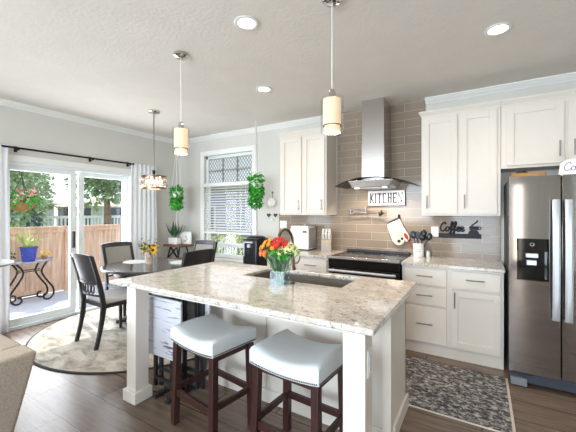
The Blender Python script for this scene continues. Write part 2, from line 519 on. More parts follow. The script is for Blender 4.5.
def thing(name, label, cat, loc=(0, 0, 0), rz=0.0, group=None):
    o = bpy.data.objects.new(name, None)
    o.empty_display_size = 0.1
    o.location = loc; o.rotation_euler = (0, 0, rz)
    C.objects.link(o)
    return tag(o, label, cat, group)

def struct(name, mb, m, parent=None, **k):
    o = mb.build(name, m, parent, **k)
    if parent is None: o['kind'] = 'structure'
    return o

def kids(o):
    return [c for c in C.objects if c.parent == o]

def dup(root, loc, rz=0.0, label=None, group=None):
    allo = list(C.objects)
    def rec(o, par):
        c = o.copy(); C.objects.link(c)
        if par is not None: c.parent = par
        for ch in allo:
            if ch.parent == o: rec(ch, c)
        return c
    r = rec(root, None)
    r.location = loc; r.rotation_euler = (0, 0, rz)
    if label: r['label'] = label
    if group: r['group'] = group
    return r

def spline(pts, n=6):
    pts = [Vector(p) for p in pts]
    out = []
    for i in range(len(pts) - 1):
        p0, p1, p2, p3 = pts[max(i - 1, 0)], pts[i], pts[i + 1], pts[min(i + 2, len(pts) - 1)]
        for k in range(n):
            t = k / n
            out.append(0.5 * ((2 * p1) + (p2 - p0) * t + (2 * p0 - 5 * p1 + 4 * p2 - p3) * t * t + (3 * p1 - p0 - 3 * p2 + p3) * t ** 3))
    out.append(pts[-1])
    return out

# ------------------------------------------------------------------ room shell
LX, BY, RX, CH = -4.83, 4.04, 1.9, 2.74
struct('floor', MB().box(LX - 0.15, RX + 0.15, REAR_Y - 0.15, BY + 0.15, -0.06, 0), M['floor'])
struct('ceiling', MB().box(LX - 0.15, RX + 0.15, REAR_Y - 0.15, BY + 0.15, CH, CH + 0.08), M['ceiling'])

def wall_with_holes(name, axis, at, th, a0, a1, holes, m):
    # axis 'x': wall runs along x at y = at ; axis 'y': runs along y at x = at
    xs = sorted({a0, a1, *[h[0] for h in holes], *[h[1] for h in holes]})
    zs = sorted({0.0, CH, *[h[2] for h in holes], *[h[3] for h in holes]})
    mb = MB()
    for i in range(len(xs) - 1):
        for k in range(len(zs) - 1):
            cx, cz = (xs[i] + xs[i + 1]) / 2, (zs[k] + zs[k + 1]) / 2
            if any(h[0] < cx < h[1] and h[2] < cz < h[3] for h in holes): continue
            lo, hi = min(at, at + th), max(at, at + th)
            if axis == 'x': mb.box(xs[i], xs[i + 1], lo, hi, zs[k], zs[k + 1])
            else: mb.box(lo, hi, xs[i], xs[i + 1], zs[k], zs[k + 1])
    return struct(name, mb, m)

WX0, WX1, WZ0, WZ1 = -4.16, -3.10, 0.66, 2.40      # opening of the dining window
DY0, DY1, DZ1 = 1.43, 3.115, 2.04                   # opening of the sliding door
wall_with_holes('wall_back', 'x', BY, 0.15, LX - 0.15, RX + 0.15, [(WX0, WX1, WZ0, WZ1)], M['wall'])
wall_with_holes('wall_left', 'y', LX, -0.15, REAR_Y, BY, [(DY0, DY1, 0.0, DZ1), (-3.05, -1.15, 0.6, 2.4)], M['wall'])  # second opening, behind the camera, is added for the side fill light
wall_with_holes('wall_right', 'y', RX, 0.15, REAR_Y, BY, [], M['wall'])
wall_with_holes('wall_rear', 'x', REAR_Y, -0.15, LX - 0.15, RX + 0.15, [(-3.055, -1.505, 1.1, 2.5), (-0.85, 0.45, 0.06, 2.4), (0.73, 0.91, 0.15, 2.15)], M['wall'])  # last two openings are added for the fill and streak lights

def crown(name, pts_prof, p0, p1, inward):
    p0, p1, inw = Vector(p0), Vector(p1), Vector(inward)
    mb = MB()
    n = len(pts_prof)
    vs = [p0 + inw * d + Vector((0, 0, z)) for d, z in pts_prof] + [p1 + inw * d + Vector((0, 0, z)) for d, z in pts_prof]
    fs = [tuple(range(n - 1, -1, -1)), tuple(range(n, 2 * n))] + [(i, (i + 1) % n, (i + 1) % n + n, i + n) for i in range(n)]
    mb.add(vs, fs)
    return struct(name, mb, M['trim'])
CP = [(0, 0), (0.075, 0), (0.075, -0.010), (0.062, -0.016), (0.044, -0.034), (0.020, -0.048), (0.014, -0.058), (0, -0.063)]
crown('trim_1', CP, (LX, REAR_Y, CH), (LX, BY, CH), (1, 0, 0))
crown('trim_2', CP, (LX, BY, CH), (-1.665, BY, CH), (0, -1, 0))
crown('trim_3', CP, (-0.565, BY, CH), (RX, BY, CH), (0, -1, 0))
struct('baseboard_left', MB().box(LX, LX + 0.014, REAR_Y, DY0 - 0.09, 0, 0.1).box(LX, LX + 0.014, DY1 + 0.09, BY, 0, 0.1), M['trim'], bevel=0.004)
struct('baseboard_back', MB().box(LX, -2.42, BY - 0.014, BY, 0, 0.1), M['trim'], bevel=0.004)

# glazed tile backsplash, full height behind the hood
struct('wall_tile', MB().box(-2.60, 0.17, BY - 0.012, BY, 0.914, 1.40).box(-1.665, -0.567, BY - 0.012, BY, 1.40, CH), M['tile'])

# ------------------------------------------------------------------ dining window with film, blind
w = bpy.data.objects.new('window_1', None); w['kind'] = 'structure'; C.objects.link(w)
tr = MB()
tw = 0.085
tr.box(WX0 - tw, WX0, BY - 0.02, BY, WZ0 - 0.02, WZ1 + tw).box(WX1, WX1 + tw, BY - 0.02, BY, WZ0 - 0.02, WZ1 + tw)
tr.box(WX0, WX1, BY - 0.02, BY, WZ1, WZ1 + tw)
tr.box(WX0 - tw - 0.02, WX1 + tw + 0.02, BY - 0.05, BY + 0.06, WZ0 - 0.045, WZ0 - 0.015)
tr.box(WX0 - tw, WX1 + tw, BY - 0.015, BY, WZ0 - 0.12, WZ0 - 0.045)
tr.build('window_casing', M['trim'], w, bevel=0.004)
fr = MB()
fy0, fy1 = BY + 0.04, BY + 0.10
TZ = 1.90
fr.box(WX0, WX0 + 0.05, fy0, fy1, WZ0, WZ1).box(WX1 - 0.05, WX1, fy0, fy1, WZ0, WZ1)
fr.box(WX0, WX1, fy0, fy1, WZ1 - 0.05, WZ1).box(WX0, WX1, fy0, fy1, WZ0, WZ0 + 0.05).box(WX0, WX1, fy0 - 0.015, fy1, TZ - 0.035, TZ + 0.035)
fr.box(WX0, WX1, fy0, fy1, 1.04 - 0.2, 1.04 - 0.14)
fr.build('window_frame', M['vinyl'], w, bevel=0.004)
mu = MB()
for k in (1, 2):
    xx = WX0 + 0.05 + (WX1 - WX0 - 0.1) * k / 3
    mu.box(xx - 0.011, xx + 0.011, fy0 + 0.012, fy1 - 0.012, TZ + 0.03, WZ1 - 0.05)
zz = (TZ + 0.035 + WZ1 - 0.05) / 2
mu.box(WX0 + 0.05, WX1 - 0.05, fy0 + 0.012, fy1 - 0.012, zz - 0.011, zz + 0.011)
mu.build('muntin_grid', mat('grey_muntin', rgb(150, 152, 154), 0.5), w)
MB().box(WX0 + 0.05, WX1 - 0.05, fy0 + 0.03, fy0 + 0.034, TZ + 0.03, WZ1 - 0.05).build('patterned_pane', M['film'], w)
MB().box(WX0 + 0.05, WX1 - 0.05, fy0 + 0.03, fy0 + 0.034, WZ0 + 0.05, TZ - 0.03).build('clear_pane', M['pane'], w)

bl = thing('window_blind', 'white horizontal slat blind half lowered in the dining window', 'blind', (0, 0, 0))
hb = MB().box(WX0 + 0.01, WX1 - 0.01, BY - 0.03, BY + 0.035, TZ - 0.035, TZ + 0.02).build('headrail', M['plastic'], bl, bevel=0.004)
sl = MB()
BZ = 1.09
ns = 17
for i in range(ns):
    z = TZ - 0.07 - (TZ - 0.07 - BZ - 0.03) * i / (ns - 1)
    sl.box(-(WX1 - WX0) / 2 + 0.012, (WX1 - WX0) / 2 - 0.012, -0.024, 0.024, -0.0015, 0.0015,
           Matrix.Translation(((WX0 + WX1) / 2, BY + 0.0, z)) @ Matrix.Rotation(math.radians(24), 4, 'X'))
sl.build('slats', M['plastic'], bl)
MB().box(WX0 + 0.012, WX1 - 0.012, BY - 0.022, BY + 0.022, BZ - 0.03, BZ + 0.005).build('bottom_rail', M['plastic'], bl, bevel=0.004)
for fx in (0.12, 0.5, 0.88):
    xx = WX0 + (WX1 - WX0) * fx
    MB().box(xx - 0.002, xx + 0.002, BY - 0.026, BY - 0.024, BZ, TZ - 0.03).build('ladder_cord', M['rope'], bl)

# ------------------------------------------------------------------ sliding glass door
d1 = bpy.data.objects.new('door_1', None); d1['kind'] = 'structure'; C.objects.link(d1)
cs = MB()
cw = 0.075
cs.box(LX, LX + 0.02, DY0 - cw, DY0, 0, DZ1 + cw).box(LX, LX + 0.02, DY1, DY1 + cw, 0, DZ1 + cw).box(LX, LX + 0.02, DY0, DY1, DZ1, DZ1 + cw)
cs.build('door_casing', M['trim'], d1, bevel=0.004)
jf = MB()
x0, x1 = LX - 0.13, LX + 0.0
jf.box(x0, x1, DY0, DY0 + 0.045, 0, DZ1).box(x0, x1, DY1 - 0.03, DY1, 0, DZ1).box(x0, x1, DY0 + 0.045, DY1 - 0.03, DZ1 - 0.045, DZ1).box(x0, x1 + 0.02, DY0 + 0.045, DY1 - 0.03, 0, 0.045)
jf.build('door_frame', M['vinyl'], d1, bevel=0.004)
def sash(name, ya, yb, xa, xb):
    s = MB(); t = 0.075
    s.box(xa, xb, ya, ya + t, 0.045, DZ1 - 0.045).box(xa, xb, yb - t, yb, 0.045, DZ1 - 0.045)
    s.box(xa, xb, ya + t, yb - t, DZ1 - 0.105, DZ1 - 0.045).box(xa, xb, ya + t, yb - t, 0.045, 0.045 + 0.085)
    o = s.build(name, M['vinyl'], d1, bevel=0.004)
    MB().box((xa + xb) / 2 - 0.003, (xa + xb) / 2 + 0.003, ya + t - 0.005, yb - t + 0.005, 0.125, DZ1 - 0.10).build('glass_pane', M['pane'], o)
    return o
s1 = sash('sliding_panel', 1.478, 2.285, LX - 0.055, LX - 0.015)
sash('fixed_panel', 2.345, 3.083, LX - 0.115, LX - 0.075)
MB().box(LX - 0.015, LX + 0.02, 2.235, 2.262, 0.93, 1.16).build('door_handle', M['black'], s1, bevel=0.006)

# curtain rod and curtains
rod = thing('curtain_rod', 'black curtain rod mounted above the sliding glass door', 'curtain rod', (LX + 0.09, 2.3, 2.19))
MB().tube([(LX + 0.09, 1.25, 2.19), (LX + 0.09, 3.06, 2.19)], 0.012, 10).build('rod', M['blackmetal'], rod, world=True, smooth=40)
MB().ball((LX + 0.09, 3.07, 2.19), 0.019).build('finial', M['blackmetal'], rod, world=True, smooth=60)
for yy in (1.6, 2.46, 3.03):
    MB().box(LX, LX + 0.012, yy - 0.015, yy + 0.015, 2.15, 2.22).tube([(LX + 0.01, yy, 2.17), (LX + 0.09, yy, 2.17)], 0.007, 8).tube([(LX + 0.09, yy, 2.168), (LX + 0.09, yy, 2.185)], 0.014, 8).build('bracket', M['blackmetal'], rod, world=True, smooth=40)

def curtain(y0, y1, label, nf, z1=2.21, amp=0.011):
    mb = MB()
    ny, nz = nf * 8, 10
    vs, fs = [], []
    for k in range(nz + 1):
        z = 0.02 + (z1 - 0.02) * k / nz
        for i in range(ny + 1):
            t = i / ny
            a = amp * (0.75 + 0.25 * math.sin(7 * t + k * 0.4))
            flare = 1 + 0.12 * (1 - k / nz)
            yy = (y0 + y1) / 2 + (t - 0.5) * (y1 - y0) * flare + 0.006 * math.sin(k * 0.9 + i)
            vs.append((LX + 0.09 + a * math.sin(2 * PI * nf * t), yy, z))
    for k in range(nz):
        for i in range(ny):
            fs.append((k * (ny + 1) + i, k * (ny + 1) + i + 1, (k + 1) * (ny + 1) + i + 1, (k + 1) * (ny + 1) + i))
    mb.add(vs, fs)
    o = mb.build('curtain', M['curtain'], None, smooth=80)
    s = o.modifiers.new('solid', 'SOLIDIFY'); s.thickness = 0.004
    return tag(o, label, 'curtain')
curtain(3.03, 3.49, 'white pleated curtain between the glass door and the room corner', 6)
curtain(1.20, 1.50, 'white curtain at the left edge of the glass door', 3)

# ------------------------------------------------------------------ shared cabinet pieces
def shaker(mb, x0, x1, z0, z1, y, t=0.02, rail=0.06):
    # door front facing -y, its face at y
    mb.box(x0 + rail - 0.002, x1 - rail + 0.002, y + 0.012, y + t, z0 + rail - 0.002, z1 - rail + 0.002)
    mb.box(x0, x0 + rail, y, y + t, z0, z1).box(x1 - rail, x1, y, y + t, z0, z1)
    mb.box(x0 + rail, x1 - rail, y, y + t, z1 - rail, z1).box(x0 + rail, x1 - rail, y, y + t, z0, z0 + rail)
    return mb

def pull(parent, x, z, y, ln, vertical):
    h = ln / 2
    mb = MB()
    if vertical:
        mb.tube([(x, y - 0.03, z - h), (x, y - 0.03, z + h)], 0.0058, 8)
        for s in (-1, 1): mb.tube([(x, y, z + s * h * 0.7), (x, y - 0.03, z + s * h * 0.7)], 0.004, 6)
    else:
        mb.tube([(x - h, y - 0.03, z), (x + h, y - 0.03, z)], 0.0058, 8)
        for s in (-1, 1): mb.tube([(x + s * h * 0.7, y, z), (x + s * h * 0.7, y - 0.03, z)], 0.004, 6)
    return mb.build('handle', M['pull'], parent, world=True, smooth=40)

def door(root, x0, x1, z0, z1, y, hx, hz, hl=0.14, rail=0.06):
    o = shaker(MB(), x0, x1, z0, z1, y, rail=rail).build('door', M['cab'], root, world=True, bevel=0.002)
    pull(o, hx, hz, y, hl, True)
    return o

def drawer(root, x0, x1, z0, z1, y, hl=0.15):
    o = MB().box(x0, x1, y, y + 0.02, z0, z1).build('drawer', M['cab'], root, world=True, bevel=0.003)
    pull(o, (x0 + x1) / 2, (z0 + z1) / 2 + 0.01, y, hl, False)
    return o

UY = 3.71   # front plane of the wall cabinet boxes; door faces stand 2 cm proud
def cab_crown(root, x0, x1, y, z0, z1, left=True, right=True):
    mb = MB()
    xl, xr = (x0 - 0.02 if left else x0), (x1 + 0.02 if right else x1)
    mb.box(x0, x1, y - 0.004, BY - 0.015, z0, z0 + 0.012)
    mb.hexa([(x0, y - 0.004, z0 + 0.012), (x1, y - 0.004, z0 + 0.012), (x1, BY - 0.015, z0 + 0.012), (x0, BY - 0.015, z0 + 0.012)],
            [(xl, y - 0.03, z1 - 0.015), (xr, y - 0.03, z1 - 0.015), (xr, BY - 0.015, z1 - 0.015), (xl, BY - 0.015, z1 - 0.015)])
    mb.box(xl - (0.004 if left else 0), xr + (0.004 if right else 0), y - 0.034, BY - 0.015, z1 - 0.015, z1)
    return mb.build('cornice', M['cab'], root, world=True)

# wall cabinet left of the hood
c1 = thing('wall_cabinet', 'white two-door wall cabinet above the bread machine, left of the range hood', 'cabinet', (-2.03, 3.88, 1.385))
MB().box(-2.375, -1.68, UY, BY - 0.002, 1.385, 2.44).build('body', M['cab'], c1, world=True, bevel=0.003)
door(c1, -2.355, -2.035, 1.405, 2.42, UY - 0.02, -2.07, 1.52)
door(c1, -2.015, -1.70, 1.405, 2.42, UY - 0.02, -1.735, 1.52)
cab_crown(c1, -2.375, -1.68, UY, 2.44, 2.50)

# wall cabinet right of the hood
c2 = thing('wall_cabinet', 'tall white two-door wall cabinet above the coffee sign', 'cabinet', (-0.2, 3.88, 1.385))
MB().box(-0.56, 0.155, UY, BY - 0.002, 1.385, 2.44).build('body', M['cab'], c2, world=True, bevel=0.003)
door(c2, -0.54, -0.215, 1.405, 2.42, UY - 0.02, -0.50, 1.53)
door(c2, -0.19, 0.125, 1.405, 2.42, UY - 0.02, -0.15, 1.53)
cab_crown(c2, -0.56, 0.155, UY, 2.44, 2.50, right=False)

# cabinet above the refrigerator
c3 = thing('wall_cabinet', 'short white two-door cabinet above the steel refrigerator', 'cabinet', (0.65, 3.88, 1.84))
MB().box(0.157, 1.14, UY, BY - 0.002, 1.84, 2.44).build('body', M['cab'], c3, world=True, bevel=0.003)
door(c3, 0.20, 0.625, 1.865, 2.41, UY - 0.02, 0.59, 1.99)
door(c3, 0.65, 1.10, 1.865, 2.41, UY - 0.02, 0.69, 1.99)
cab_crown(c3, 0.157, 1.14, UY, 2.44, 2.50, left=False)

# base cabinets and worktops on the back wall
FY = 3.46   # front plane of base cabinet boxes
b1 = thing('base_cabinet', 'white base cabinet with three drawers and a door right of the range', 'cabinet', (-0.27, 3.75, 0))
MB().box(-0.71, 0.168, FY, BY - 0.002, 0.105, 0.882).box(-0.70, 0.168, FY + 0.012, BY - 0.002, 0.0, 0.105).build('body', M['cab'], b1, world=True, bevel=0.003)
drawer(b1, -0.685, -0.295, 0.695, 0.86, FY - 0.02)
drawer(b1, -0.685, -0.295, 0.50, 0.675, FY - 0.02)
drawer(b1, -0.685, -0.295, 0.125, 0.48, FY - 0.02)
drawer(b1, -0.255, 0.145, 0.695, 0.86, FY - 0.02)
door(b1, -0.255, 0.145, 0.125, 0.675, FY - 0.02, -0.222, 0.585, 0.15)
k1 = MB().box(-0.715, 0.178, 3.415, BY - 0.012, 0.882, 0.914).build('countertop', M['granite'], None, bevel=0.005)
tag(k1, 'speckled granite worktop holding the utensil crock, right of the range', 'countertop')
b2 = thing('base_cabinet', 'white base cabinet with a drawer row under the bread machine', 'cabinet', (-2.0, 3.75, 0))
MB().box(-2.42, -1.535, FY, BY - 0.002, 0.105, 0.882).box(-2.41, -1.535, FY + 0.06, BY - 0.002, 0.0, 0.105).build('body', M['cab'], b2, world=True, bevel=0.003)
drawer(b2, -2.40, -1.995, 0.695, 0.86, FY - 0.02)
drawer(b2, -1.965, -1.555, 0.695, 0.86, FY - 0.02)
door(b2, -2.40, -1.995, 0.125, 0.675, FY - 0.02, -2.03, 0.585)
door(b2, -1.965, -1.555, 0.125, 0.675, FY - 0.02, -1.93, 0.585)
k2 = MB().box(-2.44, -1.53, 3.415, BY - 0.012, 0.882, 0.914).build('countertop', M['granite'], None, bevel=0.005)
tag(k2, 'speckled granite worktop holding the knife block, left of the range', 'countertop')

# ------------------------------------------------------------------ range
rg = thing('range_stove', 'black and steel slide-in electric range below the hood', 'stove', (-1.122, 3.7, 0))
RX0, RX1 = -1.52, -0.722
MB().box(RX0 + 0.004, RX1 - 0.004, 3.43, BY - 0.014, 0.02, 0.895).build('body', M['blackmetal'], rg, world=True, bevel=0.004)
for xx in (RX0 + 0.05, RX1 - 0.05):
    for yy in (3.5, 3.95):
        MB().tube([(xx, yy, 0), (xx, yy, 0.03)], 0.015, 8).build('foot', M['black'], rg, world=True)
ct = MB().box(RX0, RX1, 3.40, BY - 0.014, 0.895, 0.918).build('cooktop', M['blackglass'], rg, world=True, bevel=0.004)
rim = MB().box(RX0 - 0.004, RX1 + 0.004, 3.375, 3.405, 0.895, 0.927).build('front_trim', M['steel'], rg, world=True, bevel=0.005)
MB().box(RX0 + 0.01, RX1 - 0.01, BY - 0.075, BY - 0.016, 0.918, 0.945).build('rear_vent', M['black'], rg, world=True, bevel=0.005)
for (bx, by, br) in ((-1.32, 3.56, 0.1), (-0.93, 3.56, 0.085), (-1.32, 3.83, 0.085), (-0.93, 3.83, 0.1)):
    MB().lathe([(br, 0), (br, 0.0006), (br - 0.006, 0.0006), (br - 0.006, 0)], 28, (bx, by, 0.918), close=False).build('burner_ring', M['pull'], ct, world=True)
MB().box(RX0 + 0.006, RX1 - 0.006, 3.39, 3.43, 0.805, 0.893).build('control_panel', M['blackglass'], rg, world=True, bevel=0.004)
od = MB().box(RX0 + 0.006, RX1 - 0.006, 3.395, 3.43, 0.24, 0.80).build('oven_door', M['blackglass'], rg, world=True, bevel=0.005)
MB().tube([(RX0 + 0.03, 3.345, 0.77), (RX1 - 0.03, 3.345, 0.77)], 0.015, 12).box(RX0 + 0.05, RX0 + 0.075, 3.345, 3.40, 0.76, 0.78).box(RX1 - 0.075, RX1 - 0.05, 3.345, 3.40, 0.76, 0.78).build('handle', M['handle_steel'], od, world=True, smooth=40)
MB().box(RX0 + 0.006, RX1 - 0.006, 3.40, 3.43, 0.06, 0.23).build('drawer', M['steel'], rg, world=True, bevel=0.005)

# ------------------------------------------------------------------ range hood
hd = thing('range_hood', 'stainless chimney range hood with curved glass canopy', 'range hood', (-1.09, 3.9, 1.70))
HX = -1.085
MB().box(HX - 0.128, HX + 0.128, 3.69, BY - 0.014, 2.22, CH - 0.002).box(HX - 0.133, HX + 0.133, 3.684, BY - 0.014, 1.80, 2.23).build('chimney', M['steel'], hd, world=True, bevel=0.004)
MB().hexa([(HX - 0.21, 3.58, 1.705), (HX + 0.21, 3.58, 1.705), (HX + 0.21, BY - 0.014, 1.705), (HX - 0.21, BY - 0.014, 1.705)],
          [(HX - 0.255, 3.56, 1.79), (HX + 0.255, 3.56, 1.79), (HX + 0.255, BY - 0.014, 1.79), (HX - 0.255, BY - 0.014, 1.79)]).build('motor_housing', M['steel'], hd, world=True, bevel=0.006)
gl = MB()
n = 20
vs, fs = [], []
for i in range(n + 1):
    t = -1 + 2 * i / n
    x = HX + 0.445 * t
    z = 1.815 - 0.085 * t * t
    yf = 3.535 + 0.10 * t * t
    for (yy, dz) in ((yf, 0), (BY - 0.014, 0), (BY - 0.014, 0.010), (yf, 0.010)):
        vs.append((x, yy, z + dz))
for i in range(n):
    for k in range(4):
        k2 = (k + 1) % 4
        fs.append((i * 4 + k, i * 4 + k2, (i + 1) * 4 + k2, (i + 1) * 4 + k))
fs += [(0, 1, 2, 3), (n * 4 + 3, n * 4 + 2, n * 4 + 1, n * 4)]
gl.add(vs, fs)
gl.build('glass_canopy', M['hoodglass'], hd, world=True, smooth=30)
MB().box(HX - 0.18, HX + 0.18, 3.62, 3.98, 1.698, 1.705).build('filter', M['pull'], hd, world=True)
for s in (-1, 1):
    MB().lathe([(0.026, 0), (0.026, 0.006), (0.02, 0.006)], 16, (HX + s * 0.16, 3.60, 1.697)).build('lamp', M['canlens'], hd, world=True)
    d = bpy.data.lights.new('hood_lamp_light', 'SPOT'); d.energy = 15; d.color = (1.0, 0.86, 0.72); d.spot_size = math.radians(140); d.spot_blend = 0.8; d.shadow_soft_size = 0.03
    o = bpy.data.objects.new('hood_lamp_light', d); o.location = (HX + s * 0.16 + 1.09, 3.66 - 3.9, 1.685 - 1.70); o.rotation_euler = (math.radians(25), 0, 0); o.parent = hd; C.objects.link(o)

# pot filler tap on the tile
pf = thing('pot_filler', 'folding wall-mounted pot filler tap on the tile above the range', 'tap', (-1.45, BY - 0.012, 1.43))
q = MB().lathe([(0.03, 0), (0.03, 0.012), (0.012, 0.014)], 16)
for i, v in enumerate(q.v): q.v[i] = Vector((v.x - 1.45, BY - 0.012 - v.z, v.y + 1.43))
q.tube([(-1.45, BY - 0.02, 1.43), (-1.45, 3.95, 1.43)], 0.010, 10)
q.tube([(-1.45, 3.95, 1.405), (-1.45, 3.95, 1.475)], 0.013, 10)
q.build('wall_flange', M['pull'], pf, world=True, smooth=40)
MB().tube([(-1.45, 3.95, 1.455), (-1.25, 3.955, 1.455)], 0.008, 10).tube([(-1.25, 3.955, 1.40), (-1.25, 3.955, 1.50)], 0.012, 10).tube([(-1.25, 3.945, 1.415), (-1.44, 3.93, 1.415)], 0.008, 10).tube([(-1.24, 3.955, 1.415), (-1.10, 3.93, 1.415)], 0.008, 10).build('arm', M['pull'], pf, world=True, smooth=40)
MB().tube([(-1.10, 3.93, 1.42), (-1.09, 3.93, 1.40), (-1.09, 3.93, 1.36)], 0.010, 10).build('spout', M['pull'], pf, world=True, smooth=40)
MB().tube([(-1.06, 3.93, 1.415), (-1.02, 3.93, 1.415)], 0.009, 8).ball((-1.06, 3.93, 1.40), 0.028, sz=0.8).tube([(-1.055, 3.93, 1.41), (-1.045, 3.93, 1.45)], 0.008, 8).build('valve_handle', M['black'], pf, world=True, smooth=50)

# ------------------------------------------------------------------ lettering helpers
def slab_word(word, h, w, gap, th):
    # condensed slab-serif capitals drawn in the xz plane, front toward -y
    mb = MB(); x = 0
    sv, sh = w * 0.34, h * 0.12
    def vbar(a): mb.box(x + a, x + a + sv, -th, 0, 0, h)
    def ser(a, b, z): mb.box(x + a, x + b, -th, 0, z, z + sh)
    def diag(p, q_):
        mb.bar((x + p[0], -th / 2, p[1]), (x + q_[0], -th / 2, q_[1]), sv * 0.85, th, (0, 1, 0))
    for ch in word:
        cw_ = w
        if ch == 'I':
            cw_ = w * 0.5
            vbar(w * 0.115); ser(0, cw_, 0); ser(0, cw_, h - sh)
        elif ch == 'T':
            vbar(w * 0.36); ser(0, w, h - sh); ser(w * 0.2, w * 0.8, 0)
            mb.box(x, x + sh * 0.8, -th, 0, h * 0.74, h); mb.box(x + w - sh * 0.8, x + w, -th, 0, h * 0.74, h)
        elif ch == 'H':
            vbar(w * 0.06); vbar(w * 0.67); ser(w * 0.06, w * 0.94, h * 0.46)
            for a in (0, w * 0.58):
                ser(a, a + w * 0.42, 0); ser(a, a + w * 0.42, h - sh)
        elif ch == 'E':
            vbar(w * 0.08); ser(0, w, 0); ser(0, w, h - sh); ser(w * 0.08, w * 0.75, h * 0.46)
            mb.box(x + w - sh, x + w, -th, 0, 0, h * 0.26); mb.box(x + w - sh, x + w, -th, 0, h * 0.74, h)
        elif ch == 'N':
            w0, w = w, w * 1.14; cw_ = w
            mb.box(x + w * 0.08, x + w * 0.2, -th, 0, 0, h); mb.box(x + w * 0.8, x + w * 0.92, -th, 0, 0, h)
            mb.bar((x + w * 0.2, -th / 2, h * 0.94), (x + w * 0.80, -th / 2, h * 0.06), w * 0.2, th, (0, 1, 0)); ser(0, w * 0.28, 0); ser(w * 0.72, w * 1.0, h - sh); w = w0
        elif ch == 'K':
            vbar(w * 0.08); ser(0, w * 0.42, 0); ser(0, w * 0.42, h - sh)
            diag((w * 0.3, h * 0.42), (w * 0.86, h * 0.95)); diag((w * 0.42, h * 0.55), (w * 0.9, h * 0.05))
            ser(w * 0.66, w * 1.02, h - sh); ser(w * 0.66, w * 1.04, 0)
        elif ch == 'C':
            vbar(w * 0.02); ser(w * 0.12, w * 0.85, 0); ser(w * 0.12, w * 0.85, h - sh)
            mb.box(x + w * 0.75, x + w * 0.92, -th, 0, h * 0.66, h * 0.95); mb.box(x + w * 0.75, x + w * 0.92, -th, 0, h * 0.05, h * 0.3)
        x += cw_ + gap
    return mb, x - gap

def script_strokes(word):
    # each stroke: 2-D points, x-height 1
    g = {
        'C': ([[(1.15, 1.55), (1.2, 1.85), (0.9, 2.0), (0.45, 1.6), (0.12, 0.9), (0.2, 0.2), (0.6, -0.02), (1.05, 0.25), (1.3, 0.55)]], 1.15),
        'o': ([[(0.75, 0.95), (0.35, 0.95), (0.08, 0.5), (0.25, 0.03), (0.65, 0.1), (0.82, 0.55), (0.72, 0.95), (0.95, 0.8), (1.1, 0.85)]], 0.95),
        'f': ([[(0.0, 0.3), (0.5, 1.2), (0.72, 1.95), (0.5, 2.15), (0.34, 1.7), (0.28, 0.6), (0.2, -0.6), (0.0, -0.75), (0.0, -0.45), (0.4, 0.1), (0.75, 0.5)], [(0.05, 0.95), (0.7, 1.0)]], 0.68),
        'e': ([[(0.0, 0.35), (0.5, 0.5), (0.72, 0.8), (0.5, 1.0), (0.2, 0.75), (0.15, 0.25), (0.4, 0.0), (0.75, 0.15), (0.95, 0.45)]], 0.78),
    }
    out, x = [], 0
    for ch in word:
        st, adv = g[ch]
        for s in st: out.append([(x + a, b) for a, b in s])
        x += adv
    return out, x

# KITCHEN block sign
sg = thing('wall_sign', 'white block sign reading KITCHEN on the tile under the hood', 'sign', (-1.01, BY - 0.02, 1.60))
SX0, SX1, SZ0, SZ1 = -1.232, -0.79, 1.508, 1.690
MB().box(SX0, SX1, BY - 0.05, BY - 0.014, SZ0, SZ1).build('board', M['paper'], sg, world=True, bevel=0.003)
MB().box(SX1 - 0.001, SX1 + 0.004, BY - 0.051, BY - 0.013, SZ0 - 0.002, SZ1 + 0.002).box(SX0, SX1, BY - 0.052, BY - 0.045, SZ0 - 0.004, SZ0 + 0.002).build('edge_band', M['black'], sg, world=True)
lt, wd = slab_word('KITCHEN', 0.125, 0.052, 0.0095, 0.004)
for i, v in enumerate(lt.v): lt.v[i] = Vector((SX0 + (SX1 - SX0 - wd) / 2 + v.x, BY - 0.05 + v.y, SZ0 + 0.028 + v.z))
lt.build('lettering', M['black'], sg, world=True)

# coffee wall sign
cf = thing('wall_sign', 'dark cut-out sign reading Coffee with a cup, above the worktop', 'sign', (-0.2, BY - 0.02, 1.2))
MB().box(-0.425, -0.005, BY - 0.024, BY - 0.013, 1.135, 1.185).build('base_strip', M['slate'], cf, world=True, bevel=0.002)
st, adv = script_strokes('Coffee')
mb = MB()
sc = 0.0475
for s in st:
    mb.tube([(-0.41 + p.x * sc, BY - 0.022, 1.212 + p.y * sc) for p in spline([(a, b, 0) for a, b in s], 5)], 0.0088, 6)
mb.build('lettering', M['slate'], cf, world=True, smooth=60)
cup = MB()
cup.prism([(-0.135, 1.18), (-0.02, 1.18), (-0.035, 1.215), (-0.05, 1.228), (-0.105, 1.228), (-0.12, 1.215)], -0.012, 0, Matrix.Translation((0.0, BY - 0.013, 0)) @ Matrix(((1, 0, 0, 0), (0, 0, 1, 0), (0, 1, 0, 0), (0, 0, 0, 1))))
cup.prism([(-0.115, 1.23), (-0.03, 1.23), (-0.025, 1.27), (-0.12, 1.27)], -0.012, 0, Matrix.Translation((0.0, BY - 0.013, 0)) @ Matrix(((1, 0, 0, 0), (0, 0, 1, 0), (0, 1, 0, 0), (0, 0, 0, 1))))
cup.tube(spline([(-0.03, BY - 0.019, 1.265), (-0.012, BY - 0.019, 1.26), (-0.012, BY - 0.019, 1.24), (-0.03, BY - 0.019, 1.235)]), 0.005, 6)
cup.tube(spline([(-0.10, BY - 0.019, 1.275), (-0.075, BY - 0.019, 1.295), (-0.05, BY - 0.019, 1.315), (-0.042, BY - 0.019, 1.335)]), 0.008, 6)
cup.build('cup_cutout', M['slate'], cf, world=True)

